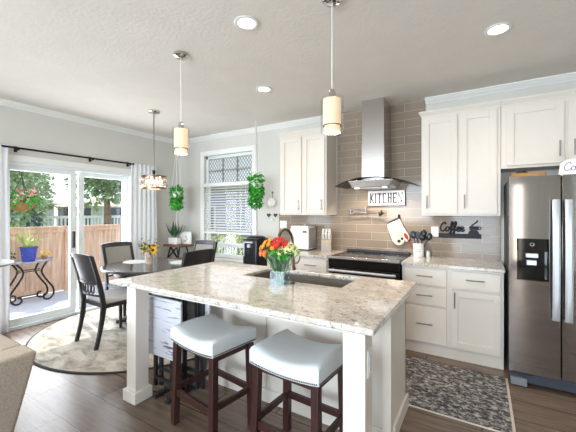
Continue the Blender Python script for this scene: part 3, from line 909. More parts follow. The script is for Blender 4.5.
def wall_plate(x, z, wpl, label, name, kind):
    t = thing(name, label, 'outlet' if kind == 'o' else 'switch', (x, BY - 0.012, z))
    MB().box(x - wpl / 2, x + wpl / 2, BY - 0.018, BY - 0.012, z - 0.058, z + 0.058).build('plate', M['plastic'], t, world=True, bevel=0.002)
    n_ = max(1, int(round(wpl / 0.06)))
    for i in range(n_):
        xx = x - wpl / 2 + wpl * (i + 0.5) / n_
        MB().box(xx - 0.015, xx + 0.015, BY - 0.0205, BY - 0.018, z - 0.033, z + 0.033).build('socket' if kind == 'o' else 'rocker', M['ceramic'], t, world=True, bevel=0.001)
wall_plate(-0.464, 1.2, 0.078, 'white wall outlet left of the coffee sign', 'wall_outlet', 'o')
wall_plate(-2.52, 1.24, 0.12, 'white double switch plate above the water dispenser', 'light_switch', 's')

# ------------------------------------------------------------------ refrigerator
fg = thing('refrigerator', 'stainless side-by-side refrigerator with black water dispenser', 'refrigerator', (0.65, 3.6, 0))
FX0, FX1, FYF, FZ = 0.192, 1.10, 3.20, 1.712
MB().box(FX0 + 0.004, FX1 - 0.004, FYF + 0.07, BY - 0.03, 0.02, FZ - 0.01).build('body', mat('dark_grey_cabinet_steel', rgb(70, 68, 68), 0.5, 0.3), fg, world=True, bevel=0.004)
SPL = 0.522
DX0, DX1, DZA, DZB = 0.243, 0.448, 0.875, 1.21
dl = MB()
# left door with an opening for the dispenser
xs = [FX0, DX0, DX1, SPL - 0.004]; zs = [0.125, DZA, DZB, FZ]
for i in range(3):
    for k in range(3):
        if i == 1 and k == 1: continue
        dl.box(xs[i], xs[i + 1], FYF, FYF + 0.062, zs[k], zs[k + 1])
dl = dl
bmd = dl.build('door', M['fridge_steel'], fg, world=True)
def fhandle(par, x):
    mb = MB()
    prof = [(-0.023, 0.0), (-0.023, -0.010), (-0.012, -0.017), (0.012, -0.017), (0.023, -0.010), (0.023, 0.0)]
    zs_ = [0.59, 0.61, 0.80, 1.08, 1.34, 1.50, 1.52]
    bow = [0.035, 0.045, 0.055, 0.06, 0.055, 0.045, 0.035]
    vs, fs = [], []
    for z, b in zip(zs_, bow):
        for (dx, dy) in prof: vs.append((x + dx, FYF - b + dy, z))
    n_ = len(prof)
    for i in range(len(zs_) - 1):
        for k in range(n_):
            k2 = (k + 1) % n_
            fs.append((i * n_ + k, i * n_ + k2, (i + 1) * n_ + k2, (i + 1) * n_ + k))
    fs += [tuple(range(n_ - 1, -1, -1)), tuple((len(zs_) - 1) * n_ + k for k in range(n_))]
    mb.add(vs, fs)
    for z in (0.63, 1.48): mb.box(x - 0.012, x + 0.012, FYF - 0.05, FYF, z - 0.02, z + 0.02)
    return mb.build('handle', M['handle_steel'], par, world=True, smooth=30)
fhandle(bmd, SPL - 0.037)
dp = MB()
dp.box(DX0, DX1, FYF + 0.055, FYF + 0.06, DZA, DZB)
dp.box(DX0, DX0 + 0.012, FYF - 0.004, FYF + 0.06, DZA, DZB).box(DX1 - 0.012, DX1, FYF - 0.004, FYF + 0.06, DZA, DZB)
dp.box(DX0, DX1, FYF - 0.004, FYF + 0.06, DZA, DZA + 0.015).box(DX0, DX1, FYF - 0.004, FYF + 0.06, DZB - 0.10, DZB)
dpo = dp.build('dispenser', M['blackglass'], bmd, world=True, bevel=0.003)
MB().box(0.305, 0.385, FYF + 0.02, FYF + 0.05, 1.055, 1.09).box(0.31, 0.375, FYF + 0.02, FYF + 0.055, 0.995, 1.035).build('paddle', M['handle_steel'], bmd, world=True, bevel=0.003)
MB().lathe([(0.014, 0), (0.014, 0.002), (0.011, 0.002), (0.011, 0)], 18, close=False).build('dial_ring', M['pull'], bmd)
o = bpy.data.objects['dial_ring']; o.location = (0.342 - 0.65, FYF - 0.0065 - 3.6, 1.165); o.rotation_euler = (PI / 2, 0, 0)
dr = MB().box(SPL + 0.004, FX1, FYF, FYF + 0.062, 0.125, FZ).build('door', M['fridge_steel'], fg, world=True, bevel=0.006)
fhandle(dr, SPL + 0.037)
MB().box(FX0 + 0.012, FX1 - 0.012, FYF + 0.04, FYF + 0.10, 0.03, 0.115).build('kick_grille', mat('slate_grille', rgb(58, 62, 74), 0.5, 0.2), fg, world=True, bevel=0.004)
MB().box(FX0 + 0.01, FX0 + 0.12, FYF + 0.0, FYF + 0.08, 0.012, 0.075).build('roller_cover', mat('grey_cover', rgb(120, 122, 128), 0.5), fg, world=True, bevel=0.004)
MB().box(FX0 + 0.02, FX0 + 0.16, FYF + 0.02, FYF + 0.09, 0.10, 0.122).build('hinge_cover', M['black'], fg, world=True, bevel=0.003)
for xx in (FX0 + 0.06, FX1 - 0.06):
    for yy in (FYF + 0.15, BY - 0.12):
        MB().tube([(xx, yy, 0), (xx, yy, 0.03)], 0.02, 8).build('foot', M['black'], fg, world=True)

bx = thing('storage_box', 'shallow brown cardboard box on top of the refrigerator', 'box', (0.33, 3.5, FZ))
MB().box(0.215, 0.46, 3.42, 3.72, FZ, FZ + 0.004).box(0.215, 0.46, 3.42, 3.425, FZ, FZ + 0.05).box(0.215, 0.46, 3.715, 3.72, FZ, FZ + 0.05).box(0.215, 0.22, 3.42, 3.72, FZ, FZ + 0.05).box(0.455, 0.46, 3.42, 3.72, FZ, FZ + 0.05).build('box', M['card'], bx, world=True)
MB().ball((0.30, 3.5, FZ + 0.05), 0.035, sx=1.4).build('contents', M['black'], bx, world=True, smooth=60)
s2 = thing('tabletop_sign', 'white arched sign with black script standing on the refrigerator', 'sign', (0.70, 3.26, FZ))
pl = [(0.515, FZ), (0.90, FZ), (0.895, FZ + 0.09), (0.86, FZ + 0.115), (0.70, FZ + 0.132), (0.56, FZ + 0.118), (0.525, FZ + 0.09)]
XZ = Matrix(((1, 0, 0, 0), (0, 0, 1, 0), (0, 1, 0, 0), (0, 0, 0, 1)))
MB().prism(pl, 3.25, 3.268, XZ).build('board', M['paper'], s2, world=True, bevel=0.002)
st, adv = script_strokes('Co')
mb = MB()
for s in st:
    mb.tube([(0.545 + p.x * 0.036, 3.249, FZ + 0.035 + p.y * 0.031) for p in spline([(a, b, 0) for a, b in s], 5)], 0.0022, 6)
mb.build('lettering', M['black'], s2, world=True, smooth=60)

# ------------------------------------------------------------------ island
IX0, IX1, IY0, IY1 = -2.365, -0.40, 1.37, 2.485
SKX0, SKX1, SKY0, SKY1 = -1.66, -0.815, 2.03, 2.41
isl = thing('kitchen_island', 'white kitchen island base with square corner posts', 'island', (-1.4, 1.93, 0))
bd = MB()
bd.box(-2.02, -0.475, 1.975, 1.995, 0.0, 0.882)      # panel behind the stools
bd.box(-2.02, -2.0, 1.975, 2.44, 0.0, 0.882)
bd.box(-0.495, -0.475, 1.975, 2.44, 0.0, 0.882)
bd.box(-2.02, -0.475, 2.42, 2.44, 0.1, 0.882)
bd.build('body', M['cab'], isl, world=True, bevel=0.002)
MB().box(-1.405, -1.385, 1.967, 1.975, 0.1, 0.88).build('batten', M['cab'], isl, world=True, bevel=0.002)
MB().box(-0.52, -0.468, 1.965, 1.975, 0.0, 0.88).box(-0.475, -0.468, 1.975, 2.03, 0.0, 0.88).build('corner_trim', M['cab'], isl, world=True)
MB().box(-0.475, -0.458, 2.03, 2.455, 0, 0.10).box(-2.0, -0.52, 1.962, 1.975, 0, 0.10).build('plinth', M['cab'], isl, world=True, bevel=0.004)
for (px_, py_) in ((-2.255, 1.50), (-0.515, 1.50)):
    po = MB().box(px_ - 0.055, px_ + 0.055, py_ - 0.055, py_ + 0.055, 0.075, 0.882).build('post', M['cab'], isl, world=True, bevel=0.003)
    MB().box(px_ - 0.076, px_ + 0.076, py_ - 0.076, py_ + 0.076, 0, 0.085).build('post_base', M['cab'], po, world=True, bevel=0.006)
MB().box(-2.31, -0.48, 1.56, 1.975, 0.80, 0.882).build('apron_support', M['cab'], isl, world=True)
ot = MB().box(-0.46, -0.455, 1.475, 1.54, 0.64, 0.77).build('outlet_plate', M['plastic'], isl, world=True, bevel=0.001)
MB().box(-0.455, -0.453, 1.49, 1.525, 0.665, 0.745).build('socket', M['ceramic'], ot, world=True)

tp = MB()
xs = [IX0, SKX0, SKX1, IX1]; ys = [IY0, SKY0, SKY1, IY1]
idx = {}
vv, ff = [], []
for lvl, z in enumerate((0.882, 0.914)):
    for i, x in enumerate(xs):
        for j, y in enumerate(ys):
            idx[(i, j, lvl)] = len(vv); vv.append((x, y, z))
for i in range(3):
    for j in range(3):
        if (i, j) == (1, 1): continue
        ff.append((idx[(i, j, 1)], idx[(i + 1, j, 1)], idx[(i + 1, j + 1, 1)], idx[(i, j + 1, 1)]))
        ff.append((idx[(i, j, 0)], idx[(i, j + 1, 0)], idx[(i + 1, j + 1, 0)], idx[(i + 1, j, 0)]))
def wallq(a, b): ff.append((idx[(*a, 0)], idx[(*b, 0)], idx[(*b, 1)], idx[(*a, 1)]))
for i in range(3):
    wallq((i, 0), (i + 1, 0)); wallq((i + 1, 3), (i, 3)); wallq((3, i), (3, i + 1)); wallq((0, i + 1), (0, i))
wallq((2, 1), (1, 1)); wallq((1, 2), (2, 2)); wallq((2, 2), (2, 1)); wallq((1, 1), (1, 2))
tp.add(vv, ff)
it = tp.build('island_countertop', M['granite'], None, bevel=0.008, seg=3)
tag(it, 'long speckled granite island worktop with a cut-out for the sink', 'countertop')

sk = thing('kitchen_sink', 'wide dark steel sink set into the island worktop', 'sink', ((SKX0 + SKX1) / 2, (SKY0 + SKY1) / 2, 0.66))
t = 0.008
MB().box(SKX0 - t, SKX1 + t, SKY0 - t, SKY0, 0.68, 0.881).box(SKX0 - t, SKX1 + t, SKY1, SKY1 + t, 0.68, 0.881).box(SKX0 - t, SKX0, SKY0, SKY1, 0.68, 0.881).box(SKX1, SKX1 + t, SKY0, SKY1, 0.68, 0.881).box(SKX0 - t, SKX1 + t, SKY0 - t, SKY1 + t, 0.67, 0.68).build('basin', M['sinkmat'], sk, world=True)
MB().lathe([(0.045, 0), (0.045, 0.003), (0.03, 0.001)], 20, ((SKX0 + SKX1) / 2, (SKY0 + SKY1) / 2, 0.68)).build('drain', M['chrome'], sk, world=True)

fc = thing('kitchen_faucet', 'bronze gooseneck faucet beside the sink behind the flower vase', 'faucet', (-1.435, 2.445, 0.914))
MB().lathe([(0.028, 0), (0.028, 0.012), (0.02, 0.03), (0.019, 0.09), (0.013, 0.1)], 16).build('base', M['bronze'], fc, smooth=40)
MB().tube(spline([(0, 0, 0.09), (0, 0, 0.24), (-0.003, -0.02, 0.31), (-0.008, -0.07, 0.352), (-0.016, -0.13, 0.358), (-0.022, -0.18, 0.32), (-0.024, -0.195, 0.24)], 6), 0.0125, 10).build('spout', M['bronze'], fc, smooth=60)
MB().tube([(-0.024, -0.195, 0.25), (-0.024, -0.197, 0.15)], 0.016, 12).build('spray_head', M['bronze'], fc, smooth=60)
MB().tube(spline([(0.015, 0, 0.06), (0.05, 0.0, 0.065), (0.07, 0, 0.10), (0.072, 0, 0.13)]), 0.007, 8).build('lever', M['bronze'], fc, smooth=60)

ut = thing('sink_stopper', 'small dark sink stopper lying on the worktop beside the flower vase', 'stopper', (-1.15, 1.96, 0.914))
MB().tube([(0, 0, 0.006), (-0.06, -0.015, 0.005)], 0.004, 8).build('handle', M['pull'], ut, smooth=60)
MB().lathe([(0.014, 0), (0.016, 0.004), (0.013, 0.012), (0.004, 0.014)], 14).build('knob', M['black'], ut, smooth=50)

# ------------------------------------------------------------------ bar stools
def make_stool(label, loc, rz):
    t = thing('bar_stool', label, 'stool', loc, rz, 'saddle stools at the island')
    W, D = 0.44, 0.35
    nx, ny = 16, 10
    mb = MB()
    vs, fs = [], []
    def zt(u, v): return 0.632 + 0.036 * abs(u) ** 2 - 0.006 * v * v
    for j in range(ny + 1):
        for i in range(nx + 1):
            u, v = -1 + 2 * i / nx, -1 + 2 * j / ny
            r = 0.5 * (abs(u) ** 8) * (abs(v) ** 8) * 0.06
            vs.append((u * (W / 2 - 0.016), v * (D / 2 - 0.016), zt(u, v)))
    top = len(vs)
    per = [(i, 0) for i in range(nx)] + [(nx, j) for j in range(ny)] + [(i, ny) for i in range(nx, 0, -1)] + [(0, j) for j in range(ny, 0, -1)]
    for j in range(ny):
        for i in range(nx):
            fs.append((j * (nx + 1) + i, j * (nx + 1) + i + 1, (j + 1) * (nx + 1) + i + 1, (j + 1) * (nx + 1) + i))
    rings = []
    for k, (ex, zz_) in enumerate(((-0.003, 0.07), (0.006, 0.24), (0.006, 1.0))):
        ring = []
        for (i, j) in per:
            u, v = -1 + 2 * i / nx, -1 + 2 * j / ny
            zb = 0.548 + 0.018 * abs(u) ** 2
            z = zt(u, v) * (1 - zz_) + zb * zz_ if zz_ < 1 else zb
            ring.append(len(vs)); vs.append((u * (W / 2 + ex), v * (D / 2 + ex), z))
        rings.append(ring)
    pr0 = [j * (nx + 1) + i for i, j in per]
    n = len(per)
    for a, b in ((pr0, rings[0]), (rings[0], rings[1]), (rings[1], rings[2])):
        for k in range(n): fs.append((a[k], a[(k + 1) % n], b[(k + 1) % n], b[k]))
    fs.append(tuple(rings[2]))
    mb.add(vs, fs)
    c = mb.build('cushion', M['leather'], t, smooth=75)
    nh = MB()
    for sy in (-1, 1):
        for i in range(40):
            u = -1 + 2 * (i + 0.5) / 40
            nh.ball((u * W / 2, sy * (D / 2 + 0.006), 0.556 + 0.018 * u * u), 0.0052, 6, 4)
    for sx in (-1, 1):
        for i in range(34):
            v = -1 + 2 * (i + 0.5) / 34
            nh.ball((sx * (W / 2 + 0.006), v * D / 2, 0.574), 0.0052, 6, 4)
    nh.build('nailhead_trim', M['bronze'], c, smooth=60)
    MB().box(-W / 2 + 0.02, W / 2 - 0.02, -D / 2 + 0.02, D / 2 - 0.02, 0.52, 0.56).build('seat_frame', M['espresso'], t, bevel=0.003)
    for sx in (-1, 1):
        for sy in (-1, 1):
            x, y = sx * (W / 2 - 0.027), sy * (D / 2 - 0.027)
            xb, yb = x + sx * 0.012, y + sy * 0.012
            h = 0.021
            MB().hexa([(xb - h, yb - h, 0), (xb + h, yb - h, 0), (xb + h, yb + h, 0), (xb - h, yb + h, 0)],
                      [(x - h, y - h, 0.55), (x + h, y - h, 0.55), (x + h, y + h, 0.55), (x - h, y + h, 0.55)]).build('leg', M['espresso'], t, bevel=0.002)
    ax, ay = W / 2 - 0.022, D / 2 - 0.022
    for sy in (-1, 1):
        MB().box(-ax, ax, sy * ay - 0.011, sy * ay + 0.011, 0.195 if sy < 0 else 0.225, 0.24 if sy < 0 else 0.265).build('stretcher', M['espresso'], t, bevel=0.002)
    for sx in (-1, 1):
        MB().box(sx * ax - 0.011, sx * ax + 0.011, -ay, ay, 0.225, 0.262).build('stretcher', M['espresso'], t, bevel=0.002)
    return t
stool = make_stool('grey saddle-seat stool beside the folded tray tables', (-1.545, 1.58, 0), math.radians(-8))
dup(stool, (-0.895, 1.61, 0), math.radians(-4), 'grey saddle-seat stool beside the island post with the outlet')

# ------------------------------------------------------------------ folded tray tables on their stand
TS = thing('tray_table_stand', 'black storage stand holding the folded tray tables under the island', 'stand', (-2.08, 1.72, 0))
MB().box(-2.16, -2.12, 1.56, 1.90, 0, 0.03).box(-2.02, -1.98, 1.56, 1.90, 0, 0.03).box(-2.16, -1.98, 1.66, 1.69, 0.03, 0.05).box(-2.16, -1.98, 1.77, 1.80, 0.03, 0.05).build('base', M['chairwood'], TS, world=True, bevel=0.003)
MB().box(-2.155, -2.125, 1.715, 1.745, 0.03, 0.76).box(-2.015, -1.985, 1.715, 1.745, 0.03, 0.76).box(-2.155, -1.985, 1.715, 1.745, 0.73, 0.77).build('upright', M['chairwood'], TS, world=True, bevel=0.003)
def tray(label, y, s, x0=-2.30, x1=-1.91):
    t = thing('folding_tray_table', label, 'tray table', ((x0 + x1) / 2, y, 0), 0, 'folding tray tables under the island')
    MB().box(x0, x1, y - 0.011, y + 0.011, 0.295, 0.755).build('tabletop', M['whitewash'], t, world=True, bevel=0.006)
    for k, xx in enumerate((x0 + 0.055, x1 - 0.055)):
        MB().bar((xx, y - s * 0.025, 0.033), (xx, y - s * 0.03, 0.74), 0.032, 0.022, (0, 1, 0)).build('leg', M['chairwood'], t, world=True, bevel=0.002)
    for k, xx in enumerate((x0 + 0.09, x1 - 0.09)):
        MB().bar((xx, y - s * 0.052, 0.033), (xx, y - s * 0.05, 0.74), 0.032, 0.022, (0, 1, 0)).build('leg', M['chairwood'], t, world=True, bevel=0.002)
    for z, dy in ((0.10, 0.025), (0.17, 0.052)):
        MB().bar((x0 + 0.05, y - s * dy, z), (x1 - 0.05, y - s * dy, z), 0.02, 0.028, (0, 0, 1)).build('stretcher', M['chairwood'], t, world=True, bevel=0.002)
    return t
tray('whitewashed folding tray table hung upright nearest the stool', 1.625, -1)
tray('whitewashed folding tray table hung upright behind the front one', 1.835, 1, -2.22, -1.83)

# ------------------------------------------------------------------ rugs
rr = thing('round_rug', 'large round cream patterned rug under the dining table', 'rug', (-3.58, 2.60, 0))
MB().lathe([(1.262, 0.001), (1.262, 0.010), (0.0001, 0.0105)], 72).build('pile', M['rug'], rr, smooth=30)
MB().lathe([(1.256, 0.0), (1.275, 0.0), (1.277, 0.007), (1.27, 0.0115), (1.256, 0.0115)], 72, close=False).build('binding', M['rugedge'], rr, smooth=40)
rn = thing('runner_rug', 'black and ivory distressed runner rug between island and cabinets', 'rug', (-0.75, 2.88, 0))
MB().box(-0.92, 0.92, -0.40, 0.42, 0.001, 0.009).build('pile', M['runner'], rn, bevel=0.002)
MB().box(0.92, 0.937, -0.40, 0.42, 0, 0.006).box(-0.937, -0.92, -0.40, 0.42, 0, 0.006).box(-0.92, 0.92, -0.409, -0.40, 0, 0.007).build('fringe', M['fringe'], rn)

# ------------------------------------------------------------------ dining table and chairs
TC = (-3.65, 2.655)
RZ = 0.0115
dt = thing('dining_table', 'round dark pedestal dining table on the cream rug', 'table', (TC[0], TC[1], RZ))
MB().lathe([(0.55, 0.70), (0.592, 0.712), (0.60, 0.722), (0.60, 0.733), (0.592, 0.74), (0.0001, 0.7401)], 64).build('tabletop', M['tablewood'], dt, smooth=30)
MB().lathe([(0.46, 0.635), (0.46, 0.70), (0.44, 0.70)], 48).build('apron', M['chairwood'], dt, smooth=30)
MB().lathe([(0.11, 0.10), (0.12, 0.16), (0.075, 0.24), (0.065, 0.42), (0.085, 0.54), (0.14, 0.60), (0.2, 0.636)], 24).build('pedestal', M['chairwood'], dt, smooth=40)
for k in range(4):
    a = PI / 4 + k * PI / 2
    d = Vector((math.cos(a), math.sin(a), 0))
    MB().tube(spline([d * 0.08 + Vector((0, 0, 0.16)), d * 0.22 + Vector((0, 0, 0.13)), d * 0.36 + Vector((0, 0, 0.045)), d * 0.44 + Vector((0, 0, 0.026))], 5), [0.04] * 8 + [0.03] * 4 + [0.026] * 4, 8).build('foot', M['chairwood'], dt, smooth=50)

def make_chair(label, loc, rz):
    t = thing('dining_chair', label, 'chair', loc, rz, 'dining chairs around the round table')
    W = 0.225
    MB().hexa([(-0.215, -0.20, 0.40), (0.215, -0.20, 0.40), (0.235, 0.235, 0.40), (-0.235, 0.235, 0.40)],
              [(-0.215, -0.20, 0.445), (0.215, -0.20, 0.445), (0.235, 0.235, 0.445), (-0.235, 0.235, 0.445)]).build('seat_frame', M['chairwood'], t, bevel=0.004)
    MB().hexa([(-0.208, -0.185, 0.44), (0.208, -0.185, 0.44), (0.232, 0.24, 0.44), (-0.232, 0.24, 0.44)],
              [(-0.195, -0.175, 0.495), (0.195, -0.175, 0.495), (0.22, 0.228, 0.495), (-0.22, 0.228, 0.495)]).build('seat_cushion', M['seat'], t, bevel=0.018, seg=4)
    def ypost(z):
        # sweep of the rear legs and back posts
        if z < 0.44: return -0.205 - 0.075 * ((0.44 - z) / 0.44) ** 1.6
        return -0.205 - 0.125 * ((z - 0.44) / 0.53) ** 1.3
    for sx in (-1, 1):
        zs_ = [0, 0.1, 0.2, 0.3, 0.44, 0.55, 0.66, 0.77, 0.88, 0.965]
        mb = MB(); vs, fs = [], []
        for z in zs_:
            y = ypost(z); h = 0.019 + (0.004 if 0.25 < z < 0.7 else 0)
            for (a, b) in ((-0.016, -h), (0.016, -h), (0.016, h), (-0.016, h)): vs.append((sx * 0.208 + a, y + b, z))
        for i in range(len(zs_) - 1):
            for k in range(4):
                k2 = (k + 1) % 4
                fs.append((i * 4 + k, i * 4 + k2, (i + 1) * 4 + k2, (i + 1) * 4 + k))
        fs += [(3, 2, 1, 0), tuple((len(zs_) - 1) * 4 + k for k in range(4))]
        mb.add(vs, fs); mb.build('leg', M['chairwood'], t, bevel=0.004)
        h = 0.018
        MB().hexa([(sx * 0.215 - 0.014, 0.20, 0), (sx * 0.215 + 0.014, 0.20, 0), (sx * 0.215 + 0.014, 0.228, 0), (sx * 0.215 - 0.014, 0.228, 0)],
                  [(sx * 0.212 - h, 0.19, 0.41), (sx * 0.212 + h, 0.19, 0.41), (sx * 0.212 + h, 0.226, 0.41), (sx * 0.212 - h, 0.226, 0.41)]).build('leg', M['chairwood'], t, bevel=0.003)
    def slab(name, z0, z1, x, th, m, curve=0.03, dy=0.0, arch=0.0):
        n = 10; mb = MB(); vs, fs = [], []
        for i in range(n + 1):
            u = -1 + 2 * i / n
            off = -curve * (1 - u * u)
            ar = arch * (1 - u * u)
            for (z, q_) in ((z0, -th / 2), (z0, th / 2), (z1 + ar, th / 2), (z1 + ar, -th / 2)):
                vs.append((u * x, ypost(z) + off + q_ + dy, z))
        for i in range(n):
            for k in range(4):
                k2 = (k + 1) % 4
                fs.append((i * 4 + k, i * 4 + k2, (i + 1) * 4 + k2, (i + 1) * 4 + k))
        fs += [(0, 1, 2, 3), (n * 4 + 3, n * 4 + 2, n * 4 + 1, n * 4)]
        mb.add(vs, fs)
        return mb.build(name, m, t, smooth=40)
    slab('top_rail', 0.93, 0.972, 0.205, 0.026, M['chairwood'], arch=0.012)
    slab('back_panel', 0.685, 0.935, 0.196, 0.014, M['chairwood'])
    slab('back_pad', 0.70, 0.92, 0.178, 0.012, M['panel_fabric'], dy=0.013)
    slab('back_rail', 0.655, 0.69, 0.196, 0.022, M['chairwood'])
    slab('back_rail', 0.525, 0.55, 0.196, 0.022, M['chairwood'])
    for i in range(4):
        xx = -0.09 + 0.06 * i
        y0 = (ypost(0.6) - 0.03 * (1 - (xx / 0.2) ** 2))
        ring = [(xx + 0.030 * math.cos(2 * PI * k / 16), y0, 0.603 + 0.048 * math.sin(2 * PI * k / 16)) for k in range(17)]
        MB().tube(ring, 0.007, 6, cap=False).build('ring_splat', M['chairwood'], t, smooth=60)
    return t
ch = make_chair('dark dining chair at the near left of the table, back toward the room', (-3.58, 2.07, RZ), math.radians(-2))
dup(ch, (-4.16, 2.655, RZ), -PI / 2, 'dark dining chair in front of the fixed glass door panel')
dup(ch, (-3.60, 3.20, RZ), PI, 'dark dining chair on the window side, grey back pad facing the table')
dup(ch, (-3.10, 2.62, RZ), PI / 2, 'dark dining chair tucked close behind the island end')

def mat_round(x, y, label, r=0.17):
    o = MB().lathe([(r, 0), (r, 0.004), (r - 0.02, 0.005), (0.0001, 0.005)], 32, sx=1.15).build('placemat', M['placemat'], None, loc=(x, y, 0.740 + RZ), smooth=30)
    return tag(o, label, 'placemat', 'pale placemats on the dining table')
mat_round(-4.0, 2.655, 'pale placemat left of the sunflower vase')
mat_round(-3.42, 2.95, 'pale placemat right of the sunflower vase')

# sunflower vase
sv = thing('flower_vase', 'patterned white tumbler vase holding sunflowers on the dining table', 'vase', (-3.70, 2.62, 0.740 + RZ))
MB().lathe([(0.042, 0), (0.046, 0.004), (0.05, 0.155), (0.044, 0.155), (0.041, 0.01), (0.0001, 0.008)], 24).build('body', mat('speckled_vase_glaze', rgb(206, 186, 170), 0.3, var=0.5, scale=22), sv, smooth=40)
def bloom(name, label, group, m, cm, base, head, r, petals, pw, cr, face):
    t = thing(name, label, 'flower', base, 0, group)
    hd_ = Vector(head) - Vector(base)
    MB().tube(spline([(0, 0, 0), hd_ * 0.5 + Vector((0, 0, 0.01)), hd_], 4), 0.0025, 6).build('stem', M['stem'], t, smooth=60)
    f = Vector(face).normalized(); a = f.orthogonal().normalized(); b = f.cross(a)
    mb = MB()
    for ring in range(2):
        for k in range(petals):
            an = 2 * PI * (k + 0.5 * ring) / petals
            d = (a * math.cos(an) + b * math.sin(an) + f * (0.25 + 0.45 * ring)).normalized()
            mb.leaf(hd_, d, f, r * (1 - 0.2 * ring), pw, 0.2)
    mb.build('petals', m, t, smooth=50)
    cb = MB().ball(hd_ + f * cr * 0.35, cr, 10, 6)
    cb.build('centre', cm, t, smooth=60)
    return t
rnd = random.Random(3)
sf = [(-0.075, -0.02, 0.195, (-.5, -.7, .5)), (0.0, -0.05, 0.205, (0.2, -1, .35)), (0.085, 0.0, 0.18, (.6, -.7, .3)), (0.03, 0.06, 0.22, (.1, -.3, 1)), (-0.04, 0.05, 0.215, (-.4, -.3, 1))]
for i, (x, y, z, fc_) in enumerate(sf):
    b0 = (-3.70 + x * 0.2, 2.62 + y * 0.2, 0.740 + RZ + 0.012)
    bloom('sunflower', 'golden sunflower with dark centre in the dining table vase', 'sunflowers in the dining table vase', M['yellow'], M['seedhead'],
          b0, (-3.70 + x, 2.62 + y, 0.740 + RZ + z), 0.062, 12, 0.026, 0.022, fc_)
fl = MB().leaves((0, 0, 0.185), (0.09, 0.09, 0.045), 46, 0.075, 0.03, rnd, 0.2)
for k in range(7):
    a = k * 0.9
    fl.tube([(0.01 * math.cos(a), 0.01 * math.sin(a), 0.02), (0.06 * math.cos(a), 0.06 * math.sin(a), 0.2), (0.11 * math.cos(a), 0.11 * math.sin(a), 0.29)], 0.002, 4)
    fl.leaves((0.11 * math.cos(a), 0.11 * math.sin(a), 0.285), (0.015, 0.015, 0.03), 4, 0.035, 0.012, rnd, 0)
tag(fl.build('leafy_sprig', M['leafdark'], None, loc=(-3.70, 2.62, 0.740 + RZ)), 'dark green sprigs between the sunflowers on the dining table', 'greenery')

# ------------------------------------------------------------------ island flowers in glass vase
VX, VY, VZ = -1.235, 1.925, 0.914
gv = thing('flower_vase', 'clear square glass vase holding mixed flowers on the island', 'vase', (VX, VY, VZ), math.radians(12))
wv, hv, tv = 0.054, 0.205, 0.004
MB().box(-wv, wv, -wv, wv, 0, 0.012).box(-wv, wv, -wv, -wv + tv, 0, hv).box(-wv, wv, wv - tv, wv, 0, hv).box(-wv, -wv + tv, -wv, wv, 0, hv).box(wv - tv, wv, -wv, wv, 0, hv).build('body', M['vaseglass'], gv, bevel=0.001)
rnd = random.Random(11)
def island_flowers(cols, cx, cy, cz, n, rx, rz_, name, label, group, r, petals, pw, cr, cm):
    for i in range(n):
        th = 2 * PI * i * 0.618; rad = math.sqrt((i + 0.5) / n)
        hx, hy = cx + rx * rad * math.cos(th), cy + rx * rad * math.sin(th)
        hz = cz + rz_ * (1 - rad * rad) + rnd.uniform(-.008, .008)
        b0 = (VX + rnd.uniform(-.02, .02), VY + rnd.uniform(-.02, .02), VZ + 0.015)
        fc_ = (hx - VX + rnd.uniform(-.02, .02), hy - VY - 0.05, hz - VZ - 0.19)
        bloom(name, label, group, cols[i % len(cols)], cm, b0, (hx, hy, hz), r, petals, pw, cr, fc_)
island_flowers([M['red']], VX - 0.002, VY - 0.005, VZ + 0.262, 13, 0.07, 0.055, 'red_flower', 'deep red bloom in the middle of the island bouquet', 'red blooms in the island bouquet', 0.029, 9, 0.018, 0.009, M['red'])
island_flowers([M['orange']], VX - 0.068, VY - 0.042, VZ + 0.252, 11, 0.058, 0.05, 'orange_flower', 'orange bloom at the left of the island bouquet', 'orange blooms in the island bouquet', 0.028, 9, 0.018, 0.009, M['yellow'])
island_flowers([M['coral']], VX - 0.075, VY - 0.085, VZ + 0.212, 4, 0.035, 0.015, 'coral_flower', 'coral bloom low at the left of the island bouquet', 'coral blooms in the island bouquet', 0.028, 9, 0.018, 0.009, M['orange'])
island_flowers([M['cream']], VX + 0.062, VY + 0.022, VZ + 0.222, 15, 0.072, 0.05, 'cream_daisy', 'cream daisy at the right of the island bouquet', 'cream daisies in the island bouquet', 0.029, 10, 0.015, 0.008, M['seedhead'])
gb = MB().leaves((0, 0, 0.222), (0.11, 0.10, 0.022), 90, 0.05, 0.026, rnd, 0.2)
for k in range(6):
    a = k * 1.1
    gb.tube([(0.02 * math.cos(a + 2.5), 0.02 * math.sin(a + 2.5), 0.016), (0.03 * math.cos(a), 0.03 * math.sin(a), 0.21)], 0.002, 5)
tag(gb.build('leafy_sprig', M['leaf'], None, loc=(VX, VY, VZ)), 'bright green leaves and stems below the mixed island blooms', 'greenery')

# ------------------------------------------------------------------ worktop appliances
bm_ = thing('bread_machine', 'white boxy bread machine on the worktop beside the knife block', 'appliance', (-2.10, 3.86, 0.914))
MB().box(-0.145, 0.135, -0.10, 0.13, 0.012, 0.30).build('body', M['plastic'], bm_, bevel=0.012, seg=3)
MB().box(-0.14, 0.13, -0.095, 0.125, 0.30, 0.325).build('lid', M['plastic'], bm_, bevel=0.008)
MB().box(-0.148, 0.138, -0.102, 0.132, 0.0, 0.014).build('base', M['black'], bm_, bevel=0.003)
MB().box(0.05, 0.11, -0.104, -0.098, 0.235, 0.262).build('display', M['display'], bm_)
MB().box(0.133, 0.139, -0.09, 0.12, 0.03, 0.29).build('side_vent', M['greycloth'], bm_)
MB().lathe([(0.012, 0), (0.016, 0.012), (0.010, 0.02)], 12, (0.03, 0.0, 0.325)).build('knob', M['plastic'], bm_, smooth=40)

